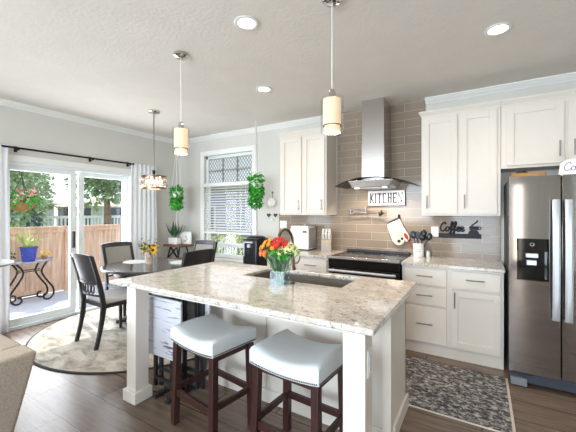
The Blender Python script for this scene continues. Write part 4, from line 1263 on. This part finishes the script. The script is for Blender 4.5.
kb = thing('knife_block', 'pale wooden knife block with white-handled knives', 'knife block', (-1.74, 3.84, 0.914), math.radians(20))
KM = Matrix(((0, 0, 1, 0), (1, 0, 0, 0), (0, 1, 0, 0), (0, 0, 0, 1)))   # profile (y,z) extruded along x
MB().prism([(-0.065, 0), (0.10, 0), (0.10, 0.15), (0.045, 0.245), (-0.065, 0.135)], -0.062, 0.062, KM).build('block', M['knifewood'], kb, bevel=0.004)
MB().box(-0.035, 0.035, -0.068, -0.064, 0.02, 0.07).build('label_plate', M['greytop'], kb)
for i in range(3):
    for j in range(3):
        bx_, by_ = -0.040 + 0.040 * i, -0.038 + 0.034 * j
        bz_ = 0.135 + (by_ + 0.065) * 1.0 + 0.004
        k = thing('kitchen_knife', 'white-handled knife standing in the wooden knife block', 'knife', (-1.74, 3.84, 0.914), math.radians(20), 'knives in the knife block')
        dvec = Vector((0, -0.62, 0.78))
        p0 = Vector((bx_, by_, bz_)); ln = 0.095 - 0.012 * j
        MB().bar(p0, p0 + dvec * ln, 0.020, 0.026, (1, 0, 0)).build('handle', M['ceramic'], k, bevel=0.004)
        MB().bar(p0 - dvec * 0.06, p0, 0.002, 0.018, (1, 0, 0)).build('blade', M['chrome'], k)

wd_ = thing('water_dispenser', 'black floor-standing water dispenser below the dining window frame', 'water dispenser', (-2.79, 3.72, 0))
MB().hexa([(-0.13, -0.16, 0.0), (0.13, -0.16, 0.0), (0.13, 0.16, 0.0), (-0.13, 0.16, 0.0)], [(-0.13, -0.16, 1.045), (0.13, -0.16, 1.045), (0.13, 0.16, 1.045), (-0.13, 0.16, 1.045)]).build('body', M['black'], wd_, bevel=0.03, seg=4)
MB().lathe([(0.135, 0), (0.138, 0.012), (0.125, 0.03), (0.08, 0.042), (0.0001, 0.046)], 28, (0, 0, 1.044)).build('lid', M['black'], wd_, smooth=50)
MB().box(-0.10, 0.06, -0.166, -0.158, 0.80, 1.0).build('tap_recess', M['display'], wd_, bevel=0.003)
MB().box(-0.105, -0.085, -0.172, -0.16, 0.80, 1.01).box(-0.105, 0.06, -0.172, -0.16, 0.99, 1.01).box(-0.015, 0.035, -0.2, -0.165, 0.93, 0.975).build('tap', M['handle_steel'], wd_, bevel=0.003)

# utensil crock
uc = thing('utensil_crock', 'white ceramic crock on the worktop right of the range', 'crock', (-0.625, 3.93, 0.914))
MB().lathe([(0.052, 0), (0.056, 0.004), (0.06, 0.15), (0.055, 0.152), (0.05, 0.01), (0.0001, 0.008)], 28).build('body', M['ceramic'], uc, smooth=40)
MB().box(-0.03, 0.03, -0.0615, -0.058, 0.06, 0.064).box(-0.022, 0.022, -0.0615, -0.058, 0.082, 0.086).build('printed_lettering', M['greycloth'], uc)
def utensil(name, label, kind, dx, dy, lean, h, m):
    t = thing(name, label, 'utensil', (-0.625 + dx, 3.93 + dy, 0.926))
    top = Vector((lean[0], lean[1], h))
    MB().tube([(0, 0, 0), top * 0.75], 0.006, 8).build('handle', m, t, smooth=50)
    d = top.normalized(); c = top * 0.87
    hb_ = MB()
    if kind == 'spoon': hb_.ball((0, 0, 0), 0.034, 12, 8, 1.0, 0.35, 1.35)
    elif kind == 'slim': hb_.ball((0, 0, 0), 0.018, 10, 8, 1.0, 0.4, 2.2)
    elif kind == 'ladle': hb_.ball((0, 0, 0), 0.04, 12, 8, 1.0, 0.8, 0.9)
    else: hb_.box(-0.022, 0.022, -0.003, 0.003, -0.045, 0.04)
    rot = Vector((0, 0, 1)).rotation_difference(d).to_matrix().to_4x4()
    hb_.v = [rot @ v + c for v in hb_.v]
    hb_.build('head', m, t, smooth=50 if kind != 'spatula' else None)
utensil('mixing_spoon', 'slim red spoon leaning left out of the white crock', 'slim', -0.025, 0, (-0.13, 0.0), 0.25, M['redplastic'])
utensil('serving_spoon', 'black spoon leaning left in the crock beside the red spoon', 'spoon', -0.01, 0.01, (-0.06, 0.02), 0.27, M['black'])
utensil('slotted_turner', 'black turner upright in the middle of the white crock', 'spatula', 0.0, 0.0, (-0.01, -0.01), 0.27, M['black'])
utensil('ladle', 'black ladle leaning forward in the white crock', 'ladle', 0.01, -0.01, (0.045, -0.04), 0.24, M['black'])
utensil('serving_spoon', 'black spoon leaning furthest right out of the white crock', 'spoon', 0.02, 0.01, (0.10, 0.01), 0.25, M['black'])
utensil('serving_spoon', 'tall black spoon at the back of the white crock', 'spoon', 0.01, 0.02, (0.04, 0.03), 0.285, M['black'])
ss = thing('salt_shaker', 'small white shaker right beside the utensil crock', 'shaker', (-0.525, 3.96, 0.914))
MB().lathe([(0.022, 0), (0.024, 0.004), (0.02, 0.055)], 16).build('body', M['ceramic'], ss, smooth=40)
MB().lathe([(0.021, 0.055), (0.021, 0.068), (0.012, 0.074)], 16).build('cap', M['handle_steel'], ss, smooth=40)

# oven mitt hanging from a hook
om = thing('oven_mitt', 'cream printed oven mitt with black trim hanging on the tile', 'oven mitt', (-0.86, BY - 0.03, 1.38))
mitt_out = spline([(-0.995, 1.275, 0), (-0.985, 1.215, 0), (-0.955, 1.135, 0), (-0.935, 1.075, 0), (-0.895, 1.035, 0), (-0.845, 1.025, 0), (-0.805, 1.05, 0), (-0.79, 1.095, 0), (-0.775, 1.07, 0), (-0.745, 1.085, 0), (-0.735, 1.13, 0), (-0.76, 1.18, 0), (-0.795, 1.235, 0), (-0.825, 1.29, 0), (-0.85, 1.345, 0)], 4)
mo = [(p.x, p.y) for p in mitt_out]
MB().prism(mo, BY - 0.048, BY - 0.014, XZ).build('mitt', M['mitt'], om, world=True, bevel=0.012, seg=3)
MB().tube([(-1.0, BY - 0.031, 1.272), (-0.93, BY - 0.031, 1.318), (-0.845, BY - 0.031, 1.352)], 0.016, 8).tube(spline([(-0.86, BY - 0.03, 1.345), (-0.85, BY - 0.03, 1.38), (-0.865, BY - 0.03, 1.39), (-0.87, BY - 0.03, 1.35)]), 0.006, 6).build('cuff_binding', M['black'], om, world=True, smooth=50)
MB().tube([(p.x, BY - 0.031, p.y) for p in mitt_out[30:52]], 0.006, 6).build('edge_binding', M['black'], om, world=True, smooth=50)
for k in range(4):
    z = 1.25 - 0.036 * k
    MB().tube([(-0.945 + 0.016 * k + 0.008 * q_, BY - 0.049, z + (0.007 if q_ % 2 else -0.007)) for q_ in range(12)], 0.0022, 5).build('printed_line', M['greycloth'], om, world=True)
MB().ball((-0.855, BY - 0.048, 1.075), 0.020, sy=0.2).ball((-0.82, BY - 0.048, 1.105), 0.017, sy=0.2).build('printed_motif', M['black'], om, world=True, smooth=50)
hk = MB().tube([(-0.86, BY - 0.012, 1.375), (-0.86, BY - 0.04, 1.375), (-0.86, BY - 0.042, 1.395)], 0.005, 6).build('wall_hook', M['black'], None)
tag(hk, 'small black hook on the tile holding the oven mitt', 'hook')

# hanging ornament between window and cabinet
hn = thing('wall_ornament', 'white round ceramic ornament with dangling black hearts on the wall', 'ornament', (-2.72, BY, 1.50))
MB().ball((0, -0.028, 0.07), 0.075, 16, 10, 1, 0.36, 0.95).build('disc', M['ceramic'], hn, smooth=60)
MB().tube([(0, -0.012, 0.14), (0, -0.012, 0.225)], 0.003, 6).ball((0, -0.012, 0.225), 0.012).build('hanger', M['blackmetal'], hn, smooth=50)
for sx in (-1, 1):
    MB().tube([(sx * 0.035, -0.02, 0.005), (sx * 0.062, -0.02, -0.10)], 0.002, 5).build('string', M['rope'], hn)
    heart = [(0, -0.03), (0.03, 0.002), (0.03, 0.018), (0.018, 0.026), (0.004, 0.018), (0, 0.012), (-0.004, 0.018), (-0.018, 0.026), (-0.03, 0.018), (-0.03, 0.002)]
    MB().prism([(x + sx * 0.062, z - 0.122) for x, z in heart], -0.028, -0.014, XZ).build('heart', M['black'], hn)
MB().tube([(0, -0.02, 0.0), (0, -0.02, -0.16)], 0.002, 5).lathe([(0.004, 0), (0.02, -0.03), (0.024, -0.05)], 12, (0, -0.022, -0.155)).build('bell', M['ceramic'], hn, smooth=50)

# ------------------------------------------------------------------ corner table with plant and print
ctb = thing('corner_table', 'small rustic wood table with black metal legs in the corner', 'table', (-4.50, 3.76, 0))
MB().box(-0.22, 0.20, -0.15, 0.17, 0.835, 0.872).build('tabletop', M['brownwood'], ctb, bevel=0.004)
for sx in (-1, 1):
    for sy in (-1, 1):
        MB().tube([(sx * 0.08, sy * 0.10, 0.835), (sx * 0.17, sy * 0.12, 0.55), (sx * 0.17, sy * 0.12, 0.0)], 0.012, 8).build('leg', M['blackmetal'], ctb)
MB().box(-0.17, 0.17, -0.12, 0.12, 0.15, 0.17).build('shelf_bar', M['blackmetal'], ctb)
for s in (-1, 1): MB().bar((s * 0.15, -0.12, 0.62), (-s * 0.08, -0.10, 0.83), 0.02, 0.02).build('brace', M['blackmetal'], ctb)
sp_ = thing('potted_snake_plant', 'snake plant in a white oblong pot on the corner table', 'plant', (-4.55, 3.72, 0.872))
MB().box(-0.11, 0.11, -0.05, 0.05, 0, 0.115).build('pot', M['ceramic'], sp_, bevel=0.012, seg=3)
rnd = random.Random(5)
lf = MB()
for k in range(16):
    a = 2 * PI * k / 16 + rnd.uniform(-.2, .2); ln = rnd.uniform(0.20, 0.32); sp = rnd.uniform(0.1, 0.8)
    lf.leaf((0.05 * math.cos(a), 0.02 * math.sin(a), 0.11), (sp * math.cos(a), sp * math.sin(a), 1), (math.cos(a), math.sin(a), 0.1), ln, 0.042, 0.12)
lf.build('leaves', M['leafdark'], sp_, smooth=40)
pp = thing('framed_print', 'white framed botanical print leaning behind the snake plant', 'picture', (-4.40, 3.84, 0.872), math.radians(8))
MB().box(-0.11, 0.11, -0.012, 0.012, 0, 0.215).build('frame', M['ceramic'], pp, bevel=0.003)
MB().box(-0.09, 0.09, -0.0145, -0.011, 0.02, 0.195).build('print', M['paper'], pp)
mo_ = MB()
for (x, z) in ((0.0, 0.06), (-0.03, 0.05), (0.03, 0.09), (0.01, 0.13)): mo_.ball((x, -0.0145, z), 0.014, 8, 6, 1, 0.15, 1)
mo_.build('motif', M['greycloth'], pp)

# ------------------------------------------------------------------ hanging plants
def hanging_plant(label, x, y, ztop, zbot, seed):
    t = thing('hanging_plant', label, 'plant', (x, y, CH))
    h0 = ztop - CH
    MB().tube([(0, 0, 0), (0, 0, -0.02), (0.008, 0, -0.032), (0, 0, -0.04)], 0.004, 6).build('ceiling_hook', M['ceramic'], t)
    mb = MB()
    for k in range(4):
        a = PI / 4 + k * PI / 2
        mb.tube([(0, 0, -0.035), (0.03 * math.cos(a), 0.03 * math.sin(a), h0 * 0.55), (0.085 * math.cos(a), 0.085 * math.sin(a), h0 - 0.02), (0.06 * math.cos(a), 0.06 * math.sin(a), h0 - 0.13)], 0.0045, 5)
    mb.tube([(0.002, 0, h0 - 0.15), (0, 0, h0 - 0.60)], 0.006, 5)
    mb.build('macrame_cord', M['rope'], t)
    MB().lathe([(0.05, h0 - 0.14), (0.075, h0 - 0.11), (0.085, h0 - 0.03), (0.078, h0 - 0.03), (0.0001, h0 - 0.045)], 18).build('pot', M['ceramic'], t, smooth=40)
    r_ = random.Random(seed)
    lv = MB()
    hh = ztop - zbot
    for k in range(8):
        f = k / 7
        lv.leaves((r_.uniform(-.02, .02), r_.uniform(-.02, .02), h0 + 0.02 - hh * 0.86 * f), (0.098 - 0.02 * f, 0.098 - 0.02 * f, 0.06), 72, 0.052, 0.036, r_, 0.45, 0.6)
    lv.build('foliage', M['leaf'], t, smooth=30)
    return t
hanging_plant('leafy green hanging plant in the corner above the snake plant', -4.35, 3.60, 1.80, 1.46, 21)
hanging_plant('leafy green hanging plant in front of the window blind', -2.758, 3.668, 1.90, 1.47, 22)

# ------------------------------------------------------------------ lights
def can(name_label, x, y):
    t = thing('recessed_downlight', name_label, 'ceiling light', (x, y, CH), 0, 'recessed ceiling downlights')
    MB().lathe([(0.062, -0.001), (0.085, -0.001), (0.088, -0.006), (0.080, -0.010), (0.062, -0.006)], 28, close=False).build('trim_ring', M['trim'], t, smooth=40)
    MB().lathe([(0.063, -0.003), (0.063, -0.005), (0.0001, -0.006)], 28).build('lens', M['canlens'], t, smooth=40)
    d = bpy.data.lights.new('downlight_lamp', 'SPOT'); d.energy = CAN_POWER; d.color = (1.0, 0.84, 0.66); d.spot_size = math.radians(150); d.spot_blend = 0.8; d.shadow_soft_size = 0.06
    o = bpy.data.objects.new('downlight_lamp', d); o.location = (0, 0, -0.02); o.parent = t; C.objects.link(o)
    return t
can('round recessed downlight over the island between the two pendants', -1.40, 1.754)
can('round recessed downlight nearest the wall cabinets on the right', 0.098, 2.752)
can('round recessed downlight beyond the island toward the back wall', -1.992, 2.792)

def pendant(label, x, y):
    t = thing('pendant_lamp', label, 'pendant lamp', (x, y, CH), 0, 'glass pendants over the island')
    MB().lathe([(0.062, 0), (0.062, -0.018), (0.05, -0.03), (0.01, -0.036)], 28).build('ceiling_canopy', M['chrome'], t, smooth=40)
    zt, zb = 2.125 - CH, 1.905 - CH
    MB().tube([(0, 0, -0.03), (0, 0, zt + 0.03)], 0.0035, 8).build('cord', M['rope'], t, smooth=60)
    MB().lathe([(0.012, zt + 0.05), (0.022, zt + 0.03), (0.022, zt - 0.01), (0.05, zt - 0.012), (0.05, zt - 0.016)], 20).build('socket_cap', M['chrome'], t, smooth=40)
    MB().lathe([(0.070, zb), (0.070, zt), (0.067, zt), (0.067, zb)], 32, close=False).build('glass_shade', M['pendglass'], t, smooth=60)
    s = MB().lathe([(0.055, zb + 0.05), (0.055, zt - 0.012), (0.02, zt - 0.010)], 28, close=False).build('inner_shade', M['shade'], t, smooth=60)
    MB().lathe([(0.056, zb + 0.044), (0.056, zb + 0.05), (0.05, zb + 0.05), (0.05, zb + 0.044)], 28, close=False).build('shade_rim', M['bronze'], t)
    MB().ball((0, 0, zb + 0.075), 0.026).build('bulb', M['bulb'], t, smooth=60)
    MB().lathe([(0.05, zb + 0.003), (0.052, zb + 0.03), (0.046, zb + 0.043)], 24).build('diffuser', M['shade'], t, smooth=50)
    d = bpy.data.lights.new('pendant_lamp_light', 'POINT'); d.energy = PENDANT_POWER; d.color = (1.0, 0.78, 0.55); d.shadow_soft_size = 0.03
    o = bpy.data.objects.new('pendant_lamp_light', d); o.location = (0, 0, zb - 0.02); o.parent = t; C.objects.link(o)
    return t
pendant('glass cylinder pendant over the island end nearest the dining table', -2.147, 1.82)
pendant('glass cylinder pendant over the island end nearest the refrigerator', -0.787, 1.82)

cl = thing('chandelier', 'round crystal drum chandelier over the dining table', 'chandelier', (TC[0], TC[1], CH))
MB().lathe([(0.075, 0), (0.075, -0.015), (0.06, -0.025), (0.012, -0.03)], 28).build('ceiling_canopy', M['chrome'], cl, smooth=40)
MB().tube([(0, 0, -0.025), (0, 0, 1.95 - CH)], 0.008, 8).build('rod', M['pull'], cl, smooth=60)
MB().lathe([(0.016, 1.92 - CH), (0.02, 1.93 - CH), (0.02, 1.965 - CH), (0.016, 1.97 - CH)], 16).build('collar', M['blackmetal'], cl, smooth=40)
zt, zb = 1.885 - CH, 1.735 - CH
CR_ = 0.152
fm = MB()
for z in (zt, zb):
    fm.lathe([(CR_ - 0.003, z - 0.009), (CR_ + 0.003, z - 0.009), (CR_ + 0.003, z + 0.009), (CR_ - 0.003, z + 0.009)], 40, close=False)
for k in range(8):
    a = k * PI / 4
    fm.tube([(0, 0, zt), (CR_ * math.cos(a), CR_ * math.sin(a), zt)], 0.004, 6)
fm.tube([(0, 0, zt - 0.03), (0, 0, zt + 0.04)], 0.014, 8)
for row in range(2):
    for k in range(13):
        a0 = 2 * PI * (k + 0.5 * row) / 13
        zc = zb + (zt - zb) * (0.27 + 0.46 * row)
        fm.tube([(CR_ * math.cos(a0 + 0.042 / CR_ * math.cos(u)), CR_ * math.sin(a0 + 0.042 / CR_ * math.cos(u)), zc + 0.038 * math.sin(u)) for u in [2 * PI * q_ / 14 for q_ in range(15)]], 0.0032, 5, cap=False)
fm.build('ring_frame', M['bronze'], cl, smooth=30)
for row in range(2):
    for k in range(13):
        for half, rr_ in ((0, 0.021), (1, 0.012)):
            a0 = 2 * PI * (k + 0.5 * row) / 13 + half * PI / 13
            MB().ball((CR_ * math.cos(a0), CR_ * math.sin(a0), zb + (zt - zb) * (0.27 + 0.46 * row)), rr_, 8, 6).build('crystal_bead', M['crystal'], cl)
for k in range(4):
    a = k * PI / 2 + 0.6
    b = MB().ball((0.08 * math.cos(a), 0.08 * math.sin(a), (zt + zb) / 2 + 0.01), 0.03).tube([(0.08 * math.cos(a), 0.08 * math.sin(a), zt - 0.04), (0.08 * math.cos(a), 0.08 * math.sin(a), zt)], 0.01, 8).build('bulb', M['bulb'], cl, smooth=60)
d = bpy.data.lights.new('chandelier_light', 'POINT'); d.energy = 5; d.color = (1.0, 0.82, 0.6); d.shadow_soft_size = 0.1
o = bpy.data.objects.new('chandelier_light', d); o.location = (0, 0, zb - 0.05); o.parent = cl; C.objects.link(o)

# ------------------------------------------------------------------ armchair at the near left
ac = thing('armchair', 'taupe tweed armchair at the lower left corner', 'armchair', (-2.6, 0.3, 0))
ZA = 0.70
xr, yf = -1.985, 0.757
def flare(z): return 0.14 * (1 - z / ZA)
MB().hexa([(xr - 0.30 - 0.0, yf - 1.0, 0.08), (xr - 0.22, yf - 1.0, 0.08), (xr - 0.22, yf - 0.06, 0.08), (xr - 0.30, yf - 0.06, 0.08)],
          [(xr - 0.17, yf - 1.0, ZA), (xr, yf - 1.0, ZA), (xr, yf, ZA), (xr - 0.17, yf, ZA)]).build('arm', M['tweed'], ac, world=True, bevel=0.02, seg=3)
MB().hexa([(xr - 1.02, yf - 1.0, 0.08), (xr - 0.94, yf - 1.0, 0.08), (xr - 0.94, yf - 0.06, 0.08), (xr - 1.02, yf - 0.06, 0.08)],
          [(xr - 1.2, yf - 1.0, ZA), (xr - 1.03, yf - 1.0, ZA), (xr - 1.03, yf, ZA), (xr - 1.2, yf, ZA)]).build('arm', M['tweed'], ac, world=True, bevel=0.02, seg=3)
MB().hexa([(xr - 0.93, yf - 0.18, 0.08), (xr - 0.31, yf - 0.18, 0.08), (xr - 0.31, yf - 0.07, 0.08), (xr - 0.93, yf - 0.07, 0.08)],
          [(xr - 1.028, yf - 0.15, ZA), (xr - 0.172, yf - 0.15, ZA), (xr - 0.172, yf - 0.005, ZA), (xr - 1.028, yf - 0.005, ZA)]).build('backrest', M['tweed'], ac, world=True, bevel=0.02, seg=3)
MB().box(xr - 1.025, xr - 0.178, yf - 0.98, yf - 0.145, 0.10, 0.694).build('seat_cushion', M['greycloth'], ac, world=True, bevel=0.03, seg=3)
for xx in (xr - 0.30, xr - 0.95):
    for yy in (yf - 0.94, yf - 0.13):
        MB().tube([(xx, yy, 0), (xx, yy, 0.09)], [0.014, 0.022], 10).build('leg', M['espresso'], ac, world=True)

# pub table edge at the far left
pt = thing('pedestal_table', 'pale grey round-topped pub table at the left edge of the view', 'table', (-3.93, 0.89, 0))
MB().lathe([(0.36, 0.935), (0.385, 0.94), (0.385, 0.955), (0.37, 0.96), (0.0001, 0.9601)], 40).build('tabletop', M['greytop'], pt, smooth=30)
MB().lathe([(0.2, 0.0), (0.2, 0.015), (0.04, 0.04), (0.035, 0.9), (0.1, 0.935)], 24).build('pedestal', M['blackmetal'], pt, smooth=40)

# ------------------------------------------------------------------ outdoors
DKZ = -0.08
struct('ground', MB().box(-40, 30, -20, 45, -0.5, -0.30), M['grass'])
struct('patio_slab', MB().box(-6.95, LX - 0.15, -1.0, 5.5, -0.30, DKZ), M['deck'])
FXX = -6.86
def fence(label, ya, yb):
    t = thing('wooden_fence', label, 'fence', (FXX, (ya + yb) / 2, DKZ), 0)
    mb = MB(); n_ = max(1, int(round((yb - ya) / 0.14)))
    st_ = (yb - ya) / n_
    for i in range(n_): mb.box(FXX - 0.012, FXX + 0.012, ya + i * st_ + 0.002, ya + (i + 1) * st_ - 0.002, DKZ + 0.03, 1.13)
    mb.build('boards', M['fence'], t, world=True)
    MB().box(FXX + 0.012, FXX + 0.045, ya, yb, DKZ + 0.03, DKZ + 0.12).box(FXX + 0.012, FXX + 0.045, ya, yb, 1.05, 1.13).build('rail', M['fence'], t, world=True, bevel=0.003)
    MB().box(FXX - 0.05, FXX + 0.07, ya, yb, 1.13, 1.165).build('cap_board', M['fence'], t, world=True, bevel=0.003)
    for yy in (ya + 0.045, yb - 0.045):
        MB().box(FXX + 0.005, FXX + 0.06, yy - 0.045, yy + 0.045, DKZ, 1.13).build('post', M['fence'], t, world=True, bevel=0.003)
fence('cedar board fence panel behind the patio table', 0.6, 3.11)
fence('cedar board fence panel seen through the fixed glass panel', 3.20, 5.4)

pt2 = thing('patio_table', 'grey-topped half-round patio table with black scroll legs outside', 'table', (-6.60, 2.36, DKZ))
ht = MB()
pl = [(-0.14, -0.39), (-0.14, 0.39)] + [(-0.14 + 0.46 * math.sin(PI * k / 16), 0.39 * math.cos(PI * k / 16)) for k in range(1, 16)]
ht.prism(pl, 0.665, 0.695)
ht.build('tabletop', mat('grey_stone_top', rgb(150, 152, 160), 0.6, var=0.15, scale=12), pt2, bevel=0.004)
def scroll(s):
    return spline([(0.0, s * 0.22, 0.665), (0.02, s * 0.15, 0.57), (0.02, s * 0.13, 0.48), (0.03, s * 0.20, 0.34), (0.03, s * 0.29, 0.20), (0.03, s * 0.30, 0.08), (0.03, s * 0.23, 0.012), (0.03, s * 0.16, 0.035), (0.03, s * 0.16, 0.10), (0.03, s * 0.21, 0.115)], 5)
for s in (-1, 1):
    for dx in (-0.08, 0.16):
        MB().tube([p + Vector((dx, 0, 0)) for p in scroll(s)], 0.015, 8).build('leg', M['blackmetal'], pt2, smooth=60)
MB().tube([(0.05, -0.15, 0.53), (0.05, 0.15, 0.53)], 0.008, 6).tube([(0.05, -0.15, 0.50), (0.05, 0.15, 0.50)], 0.008, 6).tube([(0.06, -0.16, 0.10), (0.06, 0.16, 0.10)], 0.008, 6).tube([(0.06, -0.16, 0.06), (0.06, 0.16, 0.06)], 0.008, 6).build('crossbar', M['blackmetal'], pt2)
pz = DKZ + 0.695
bp = thing('potted_plant', 'variegated grassy plant in a cobalt blue pot on the patio table', 'plant', (-6.40, 2.30, pz))
MB().lathe([(0.08, 0), (0.09, 0.02), (0.115, 0.21), (0.125, 0.215), (0.125, 0.24), (0.112, 0.24), (0.105, 0.2)], 24).build('pot', M['blue'], bp, smooth=40)
MB().lathe([(0.105, 0.20), (0.0001, 0.21)], 20).build('soil', M['soil'], bp)
r_ = random.Random(9); lv = MB()
for k in range(46):
    a = r_.uniform(0, 2 * PI); sp = r_.uniform(0.15, 1.4)
    lv.leaf((0.05 * math.cos(a), 0.05 * math.sin(a), 0.21), (sp * math.cos(a), sp * math.sin(a), 0.9), (0, 0, 1) if sp > .5 else (math.cos(a), math.sin(a), 0), r_.uniform(0.24, 0.40), 0.032, 0.3)
lv.build('leaves', M['leafpale'], bp, smooth=40)
def little_pot(y, label, m, seed):
    t = thing('potted_plant', label, 'plant', (-6.50, y, pz))
    MB().lathe([(0.03, 0), (0.045, 0.06), (0.04, 0.06)], 14).build('pot', M['card'], t, smooth=40)
    MB().leaves((0, 0, 0.10), (0.06, 0.06, 0.05), 30, 0.05, 0.03, random.Random(seed), 0.1).build('leaves', m, t)
little_pot(2.56, 'tiny yellow flowering pot right of the blue pot outside', M['yellow'], 1)
little_pot(2.08, 'tiny green plant pot left of the blue pot outside', M['leafdark'], 2)

# hanging flower basket outside on a bracket post
hbk = thing('hanging_basket', 'hanging basket of red and pink flowers above the patio table', 'flower basket', (-7.4, 2.55, 1.60))
MB().lathe([(0.06, -0.16), (0.16, -0.10), (0.22, 0.0), (0.20, 0.0)], 20).build('basket', M['wood'], hbk, smooth=40)
MB().tube([(0.2, 0, 0), (0, 0, 0.5)], 0.006, 5).tube([(-0.1, 0.17, 0), (0, 0, 0.5)], 0.006, 5).tube([(-0.1, -0.17, 0), (0, 0, 0.5)], 0.006, 5).tube([(0, 0, 0.5), (0, 0, 1.2)], 0.006, 5).build('chain', M['blackmetal'], hbk)
MB().leaves((0, 0, 0.06), (0.26, 0.26, 0.12), 130, 0.11, 0.06, random.Random(4), 0.2, 0.3).build('foliage', M['leaf'], hbk)
MB().leaves((0, 0.05, 0.14), (0.22, 0.22, 0.10), 50, 0.08, 0.07, random.Random(5), 0.3).build('blossoms', M['pink'], hbk)
arb = thing('pergola_beam', 'white patio beam carrying the hanging basket outside the door', 'beam', (-7.4, 2.6, 2.85))
MB().box(-0.06, 0.06, -3.0, 3.4, -0.02, 0.14).build('beam', M['vinyl'], arb, bevel=0.005)
for yy in (-2.7, 3.3):
    MB().box(-0.05, 0.05, yy - 0.05, yy + 0.05, -3.15, -0.02).build('post', M['vinyl'], arb, bevel=0.005)

def tree(label, x, y, h, r, trunk, m, seed, n=900, leaf=0.3, blobs=9):
    t = thing('tree', label, 'tree', (x, y, -0.3))
    r_ = random.Random(seed)
    MB().tube([(0, 0, 0), (0.05, 0.03, trunk * 0.5), (0, 0, trunk + r * 0.5)], [0.2, 0.15, 0.08], 10).build('trunk', M['bark'], t, smooth=60)
    mb = MB()
    for k in range(blobs):
        a = 2 * PI * k / blobs; rr_ = r * 0.55 * (0.4 + 0.6 * r_.random())
        c = (rr_ * math.cos(a), rr_ * math.sin(a), trunk + (h - trunk) * (0.25 + 0.55 * r_.random()))
        s = r * r_.uniform(0.4, 0.62)
        mb.leaves(c, (s, s, s * 0.8), n // blobs, leaf, leaf * 0.55, r_, 0.55)
    mb.build('crown', m, t)
tree('broad leafy tree filling the upper left of the sliding door', -12.6, 3.7, 5.1, 1.75, 0.9, M['treelight'], 31, 3600, 0.19, 18)
tree('leafy tree rising beside the door stiles behind the fence', -9.9, 5.55, 4.0, 1.05, 1.6, M['treeleaf'], 32, 2600, 0.16, 14)
tree('tall distant tree at the far left of the yard', -17.0, 2.0, 8.0, 2.3, 1.0, M['treeleaf'], 34, 2400, 0.28, 14)
tree('distant pale tree behind the other trees in the yard', -23.5, 7.2, 7.0, 2.5, 0.8, M['treelight'], 35, 2400, 0.3, 14)

M['siding_blue'] = mat('grey_blue_siding', rgb(150, 154, 178), 0.8, var=0.05, stretch=(0.3, 0.3, 24))
def house(label, x, y, sx, sy, wh, rh, wm):
    t = thing('house', label, 'house', (x, y, -0.3))
    MB().box(-sx / 2, sx / 2, -sy / 2, sy / 2, 0, wh).build('walls', wm, t)
    e = 0.35
    MB().add([(-sx / 2 - e, -sy / 2 - e, wh), (sx / 2 + e, -sy / 2 - e, wh), (sx / 2 + e, sy / 2 + e, wh), (-sx / 2 - e, sy / 2 + e, wh), (0, -sy * 0.12, wh + rh), (0, sy * 0.12, wh + rh)],
             [(0, 3, 2, 1), (0, 1, 4), (1, 2, 5, 4), (2, 3, 5), (3, 0, 4, 5)]).build('roof', M['roof'], t)
    for k in (-0.28, 0.22):
        f = MB().box(sx / 2, sx / 2 + 0.05, sy * k - 0.5, sy * k + 0.5, 0.9, 2.0).build('window', M['vinyl'], t)
        MB().box(sx / 2 + 0.03, sx / 2 + 0.07, sy * k - 0.42, sy * k + 0.42, 0.98, 1.92).build('pane', M['darkwin'], f)
        f2 = MB().box(sx * k - 0.5, sx * k + 0.5, -sy / 2 - 0.05, -sy / 2, 0.9, 2.0).build('window', M['vinyl'], t)
        MB().box(sx * k - 0.42, sx * k + 0.42, -sy / 2 - 0.07, -sy / 2 - 0.03, 0.98, 1.92).build('pane', M['darkwin'], f2)
house('pale bungalow with a tan hip roof seen through the fixed glass panel', -16.8, 9.3, 4.0, 2.6, 2.0, 0.5, M['siding'])
house('pale low house between the trees behind the hanging basket', -18.5, 5.6, 2.4, 3.2, 2.1, 0.7, M['siding'])
house('pale house facing the dining window behind the blind', -7.6, 12.2, 8.0, 5.0, 2.75, 0.9, M['siding_blue'])
pk = thing('picket_railing', 'white picket railing in front of the tan-roofed bungalow', 'railing', (-13.0, 7.7, -0.3))
mb = MB()
for i in range(40): mb.box(-0.02, 0.02, -2.6 + i * 0.13, -2.6 + i * 0.13 + 0.05, 0.1, 1.55)
mb.build('pickets', M['vinyl'], pk)
MB().box(-0.03, 0.03, -2.6, 2.6, 0.15, 0.25).box(-0.03, 0.03, -2.6, 2.6, 1.5, 1.6).build('rail', M['vinyl'], pk)
def gchair():
    t = thing('garden_chair', 'white garden chair on the lawn outside the dining window', 'chair', (-5.9, 6.4, -0.30), 0.3)
    MB().box(-0.24, 0.24, -0.22, 0.22, 0.38, 0.42).build('seat', M['plastic'], t, bevel=0.01)
    b = MB().tube(spline([(-0.24, 0.2, 0.4), (-0.25, 0.28, 0.8), (-0.12, 0.31, 1.0), (0.12, 0.31, 1.0), (0.25, 0.28, 0.8), (0.24, 0.2, 0.4)]), 0.022, 8)
    for k in range(5): b.bar((-0.16 + 0.08 * k, 0.21, 0.42), (-0.16 + 0.08 * k, 0.30, 0.98), 0.03, 0.01)
    b.build('backrest', M['plastic'], t, smooth=50)
    for sx in (-1, 1):
        for sy in (-1, 1): MB().tube([(sx * 0.21, sy * 0.19, 0.4), (sx * 0.25, sy * 0.23, 0)], 0.018, 8).build('leg', M['plastic'], t)
gchair()
hdg = MB().leaves((0, 0, 0.5), (2.4, 0.4, 0.42), 1300, 0.14, 0.08, random.Random(77), 0.3).build('hedge', M['leafpale'], None, loc=(-7.3, 8.4, -0.32))
tag(hdg, 'pale green low hedge outside the dining window', 'hedge')
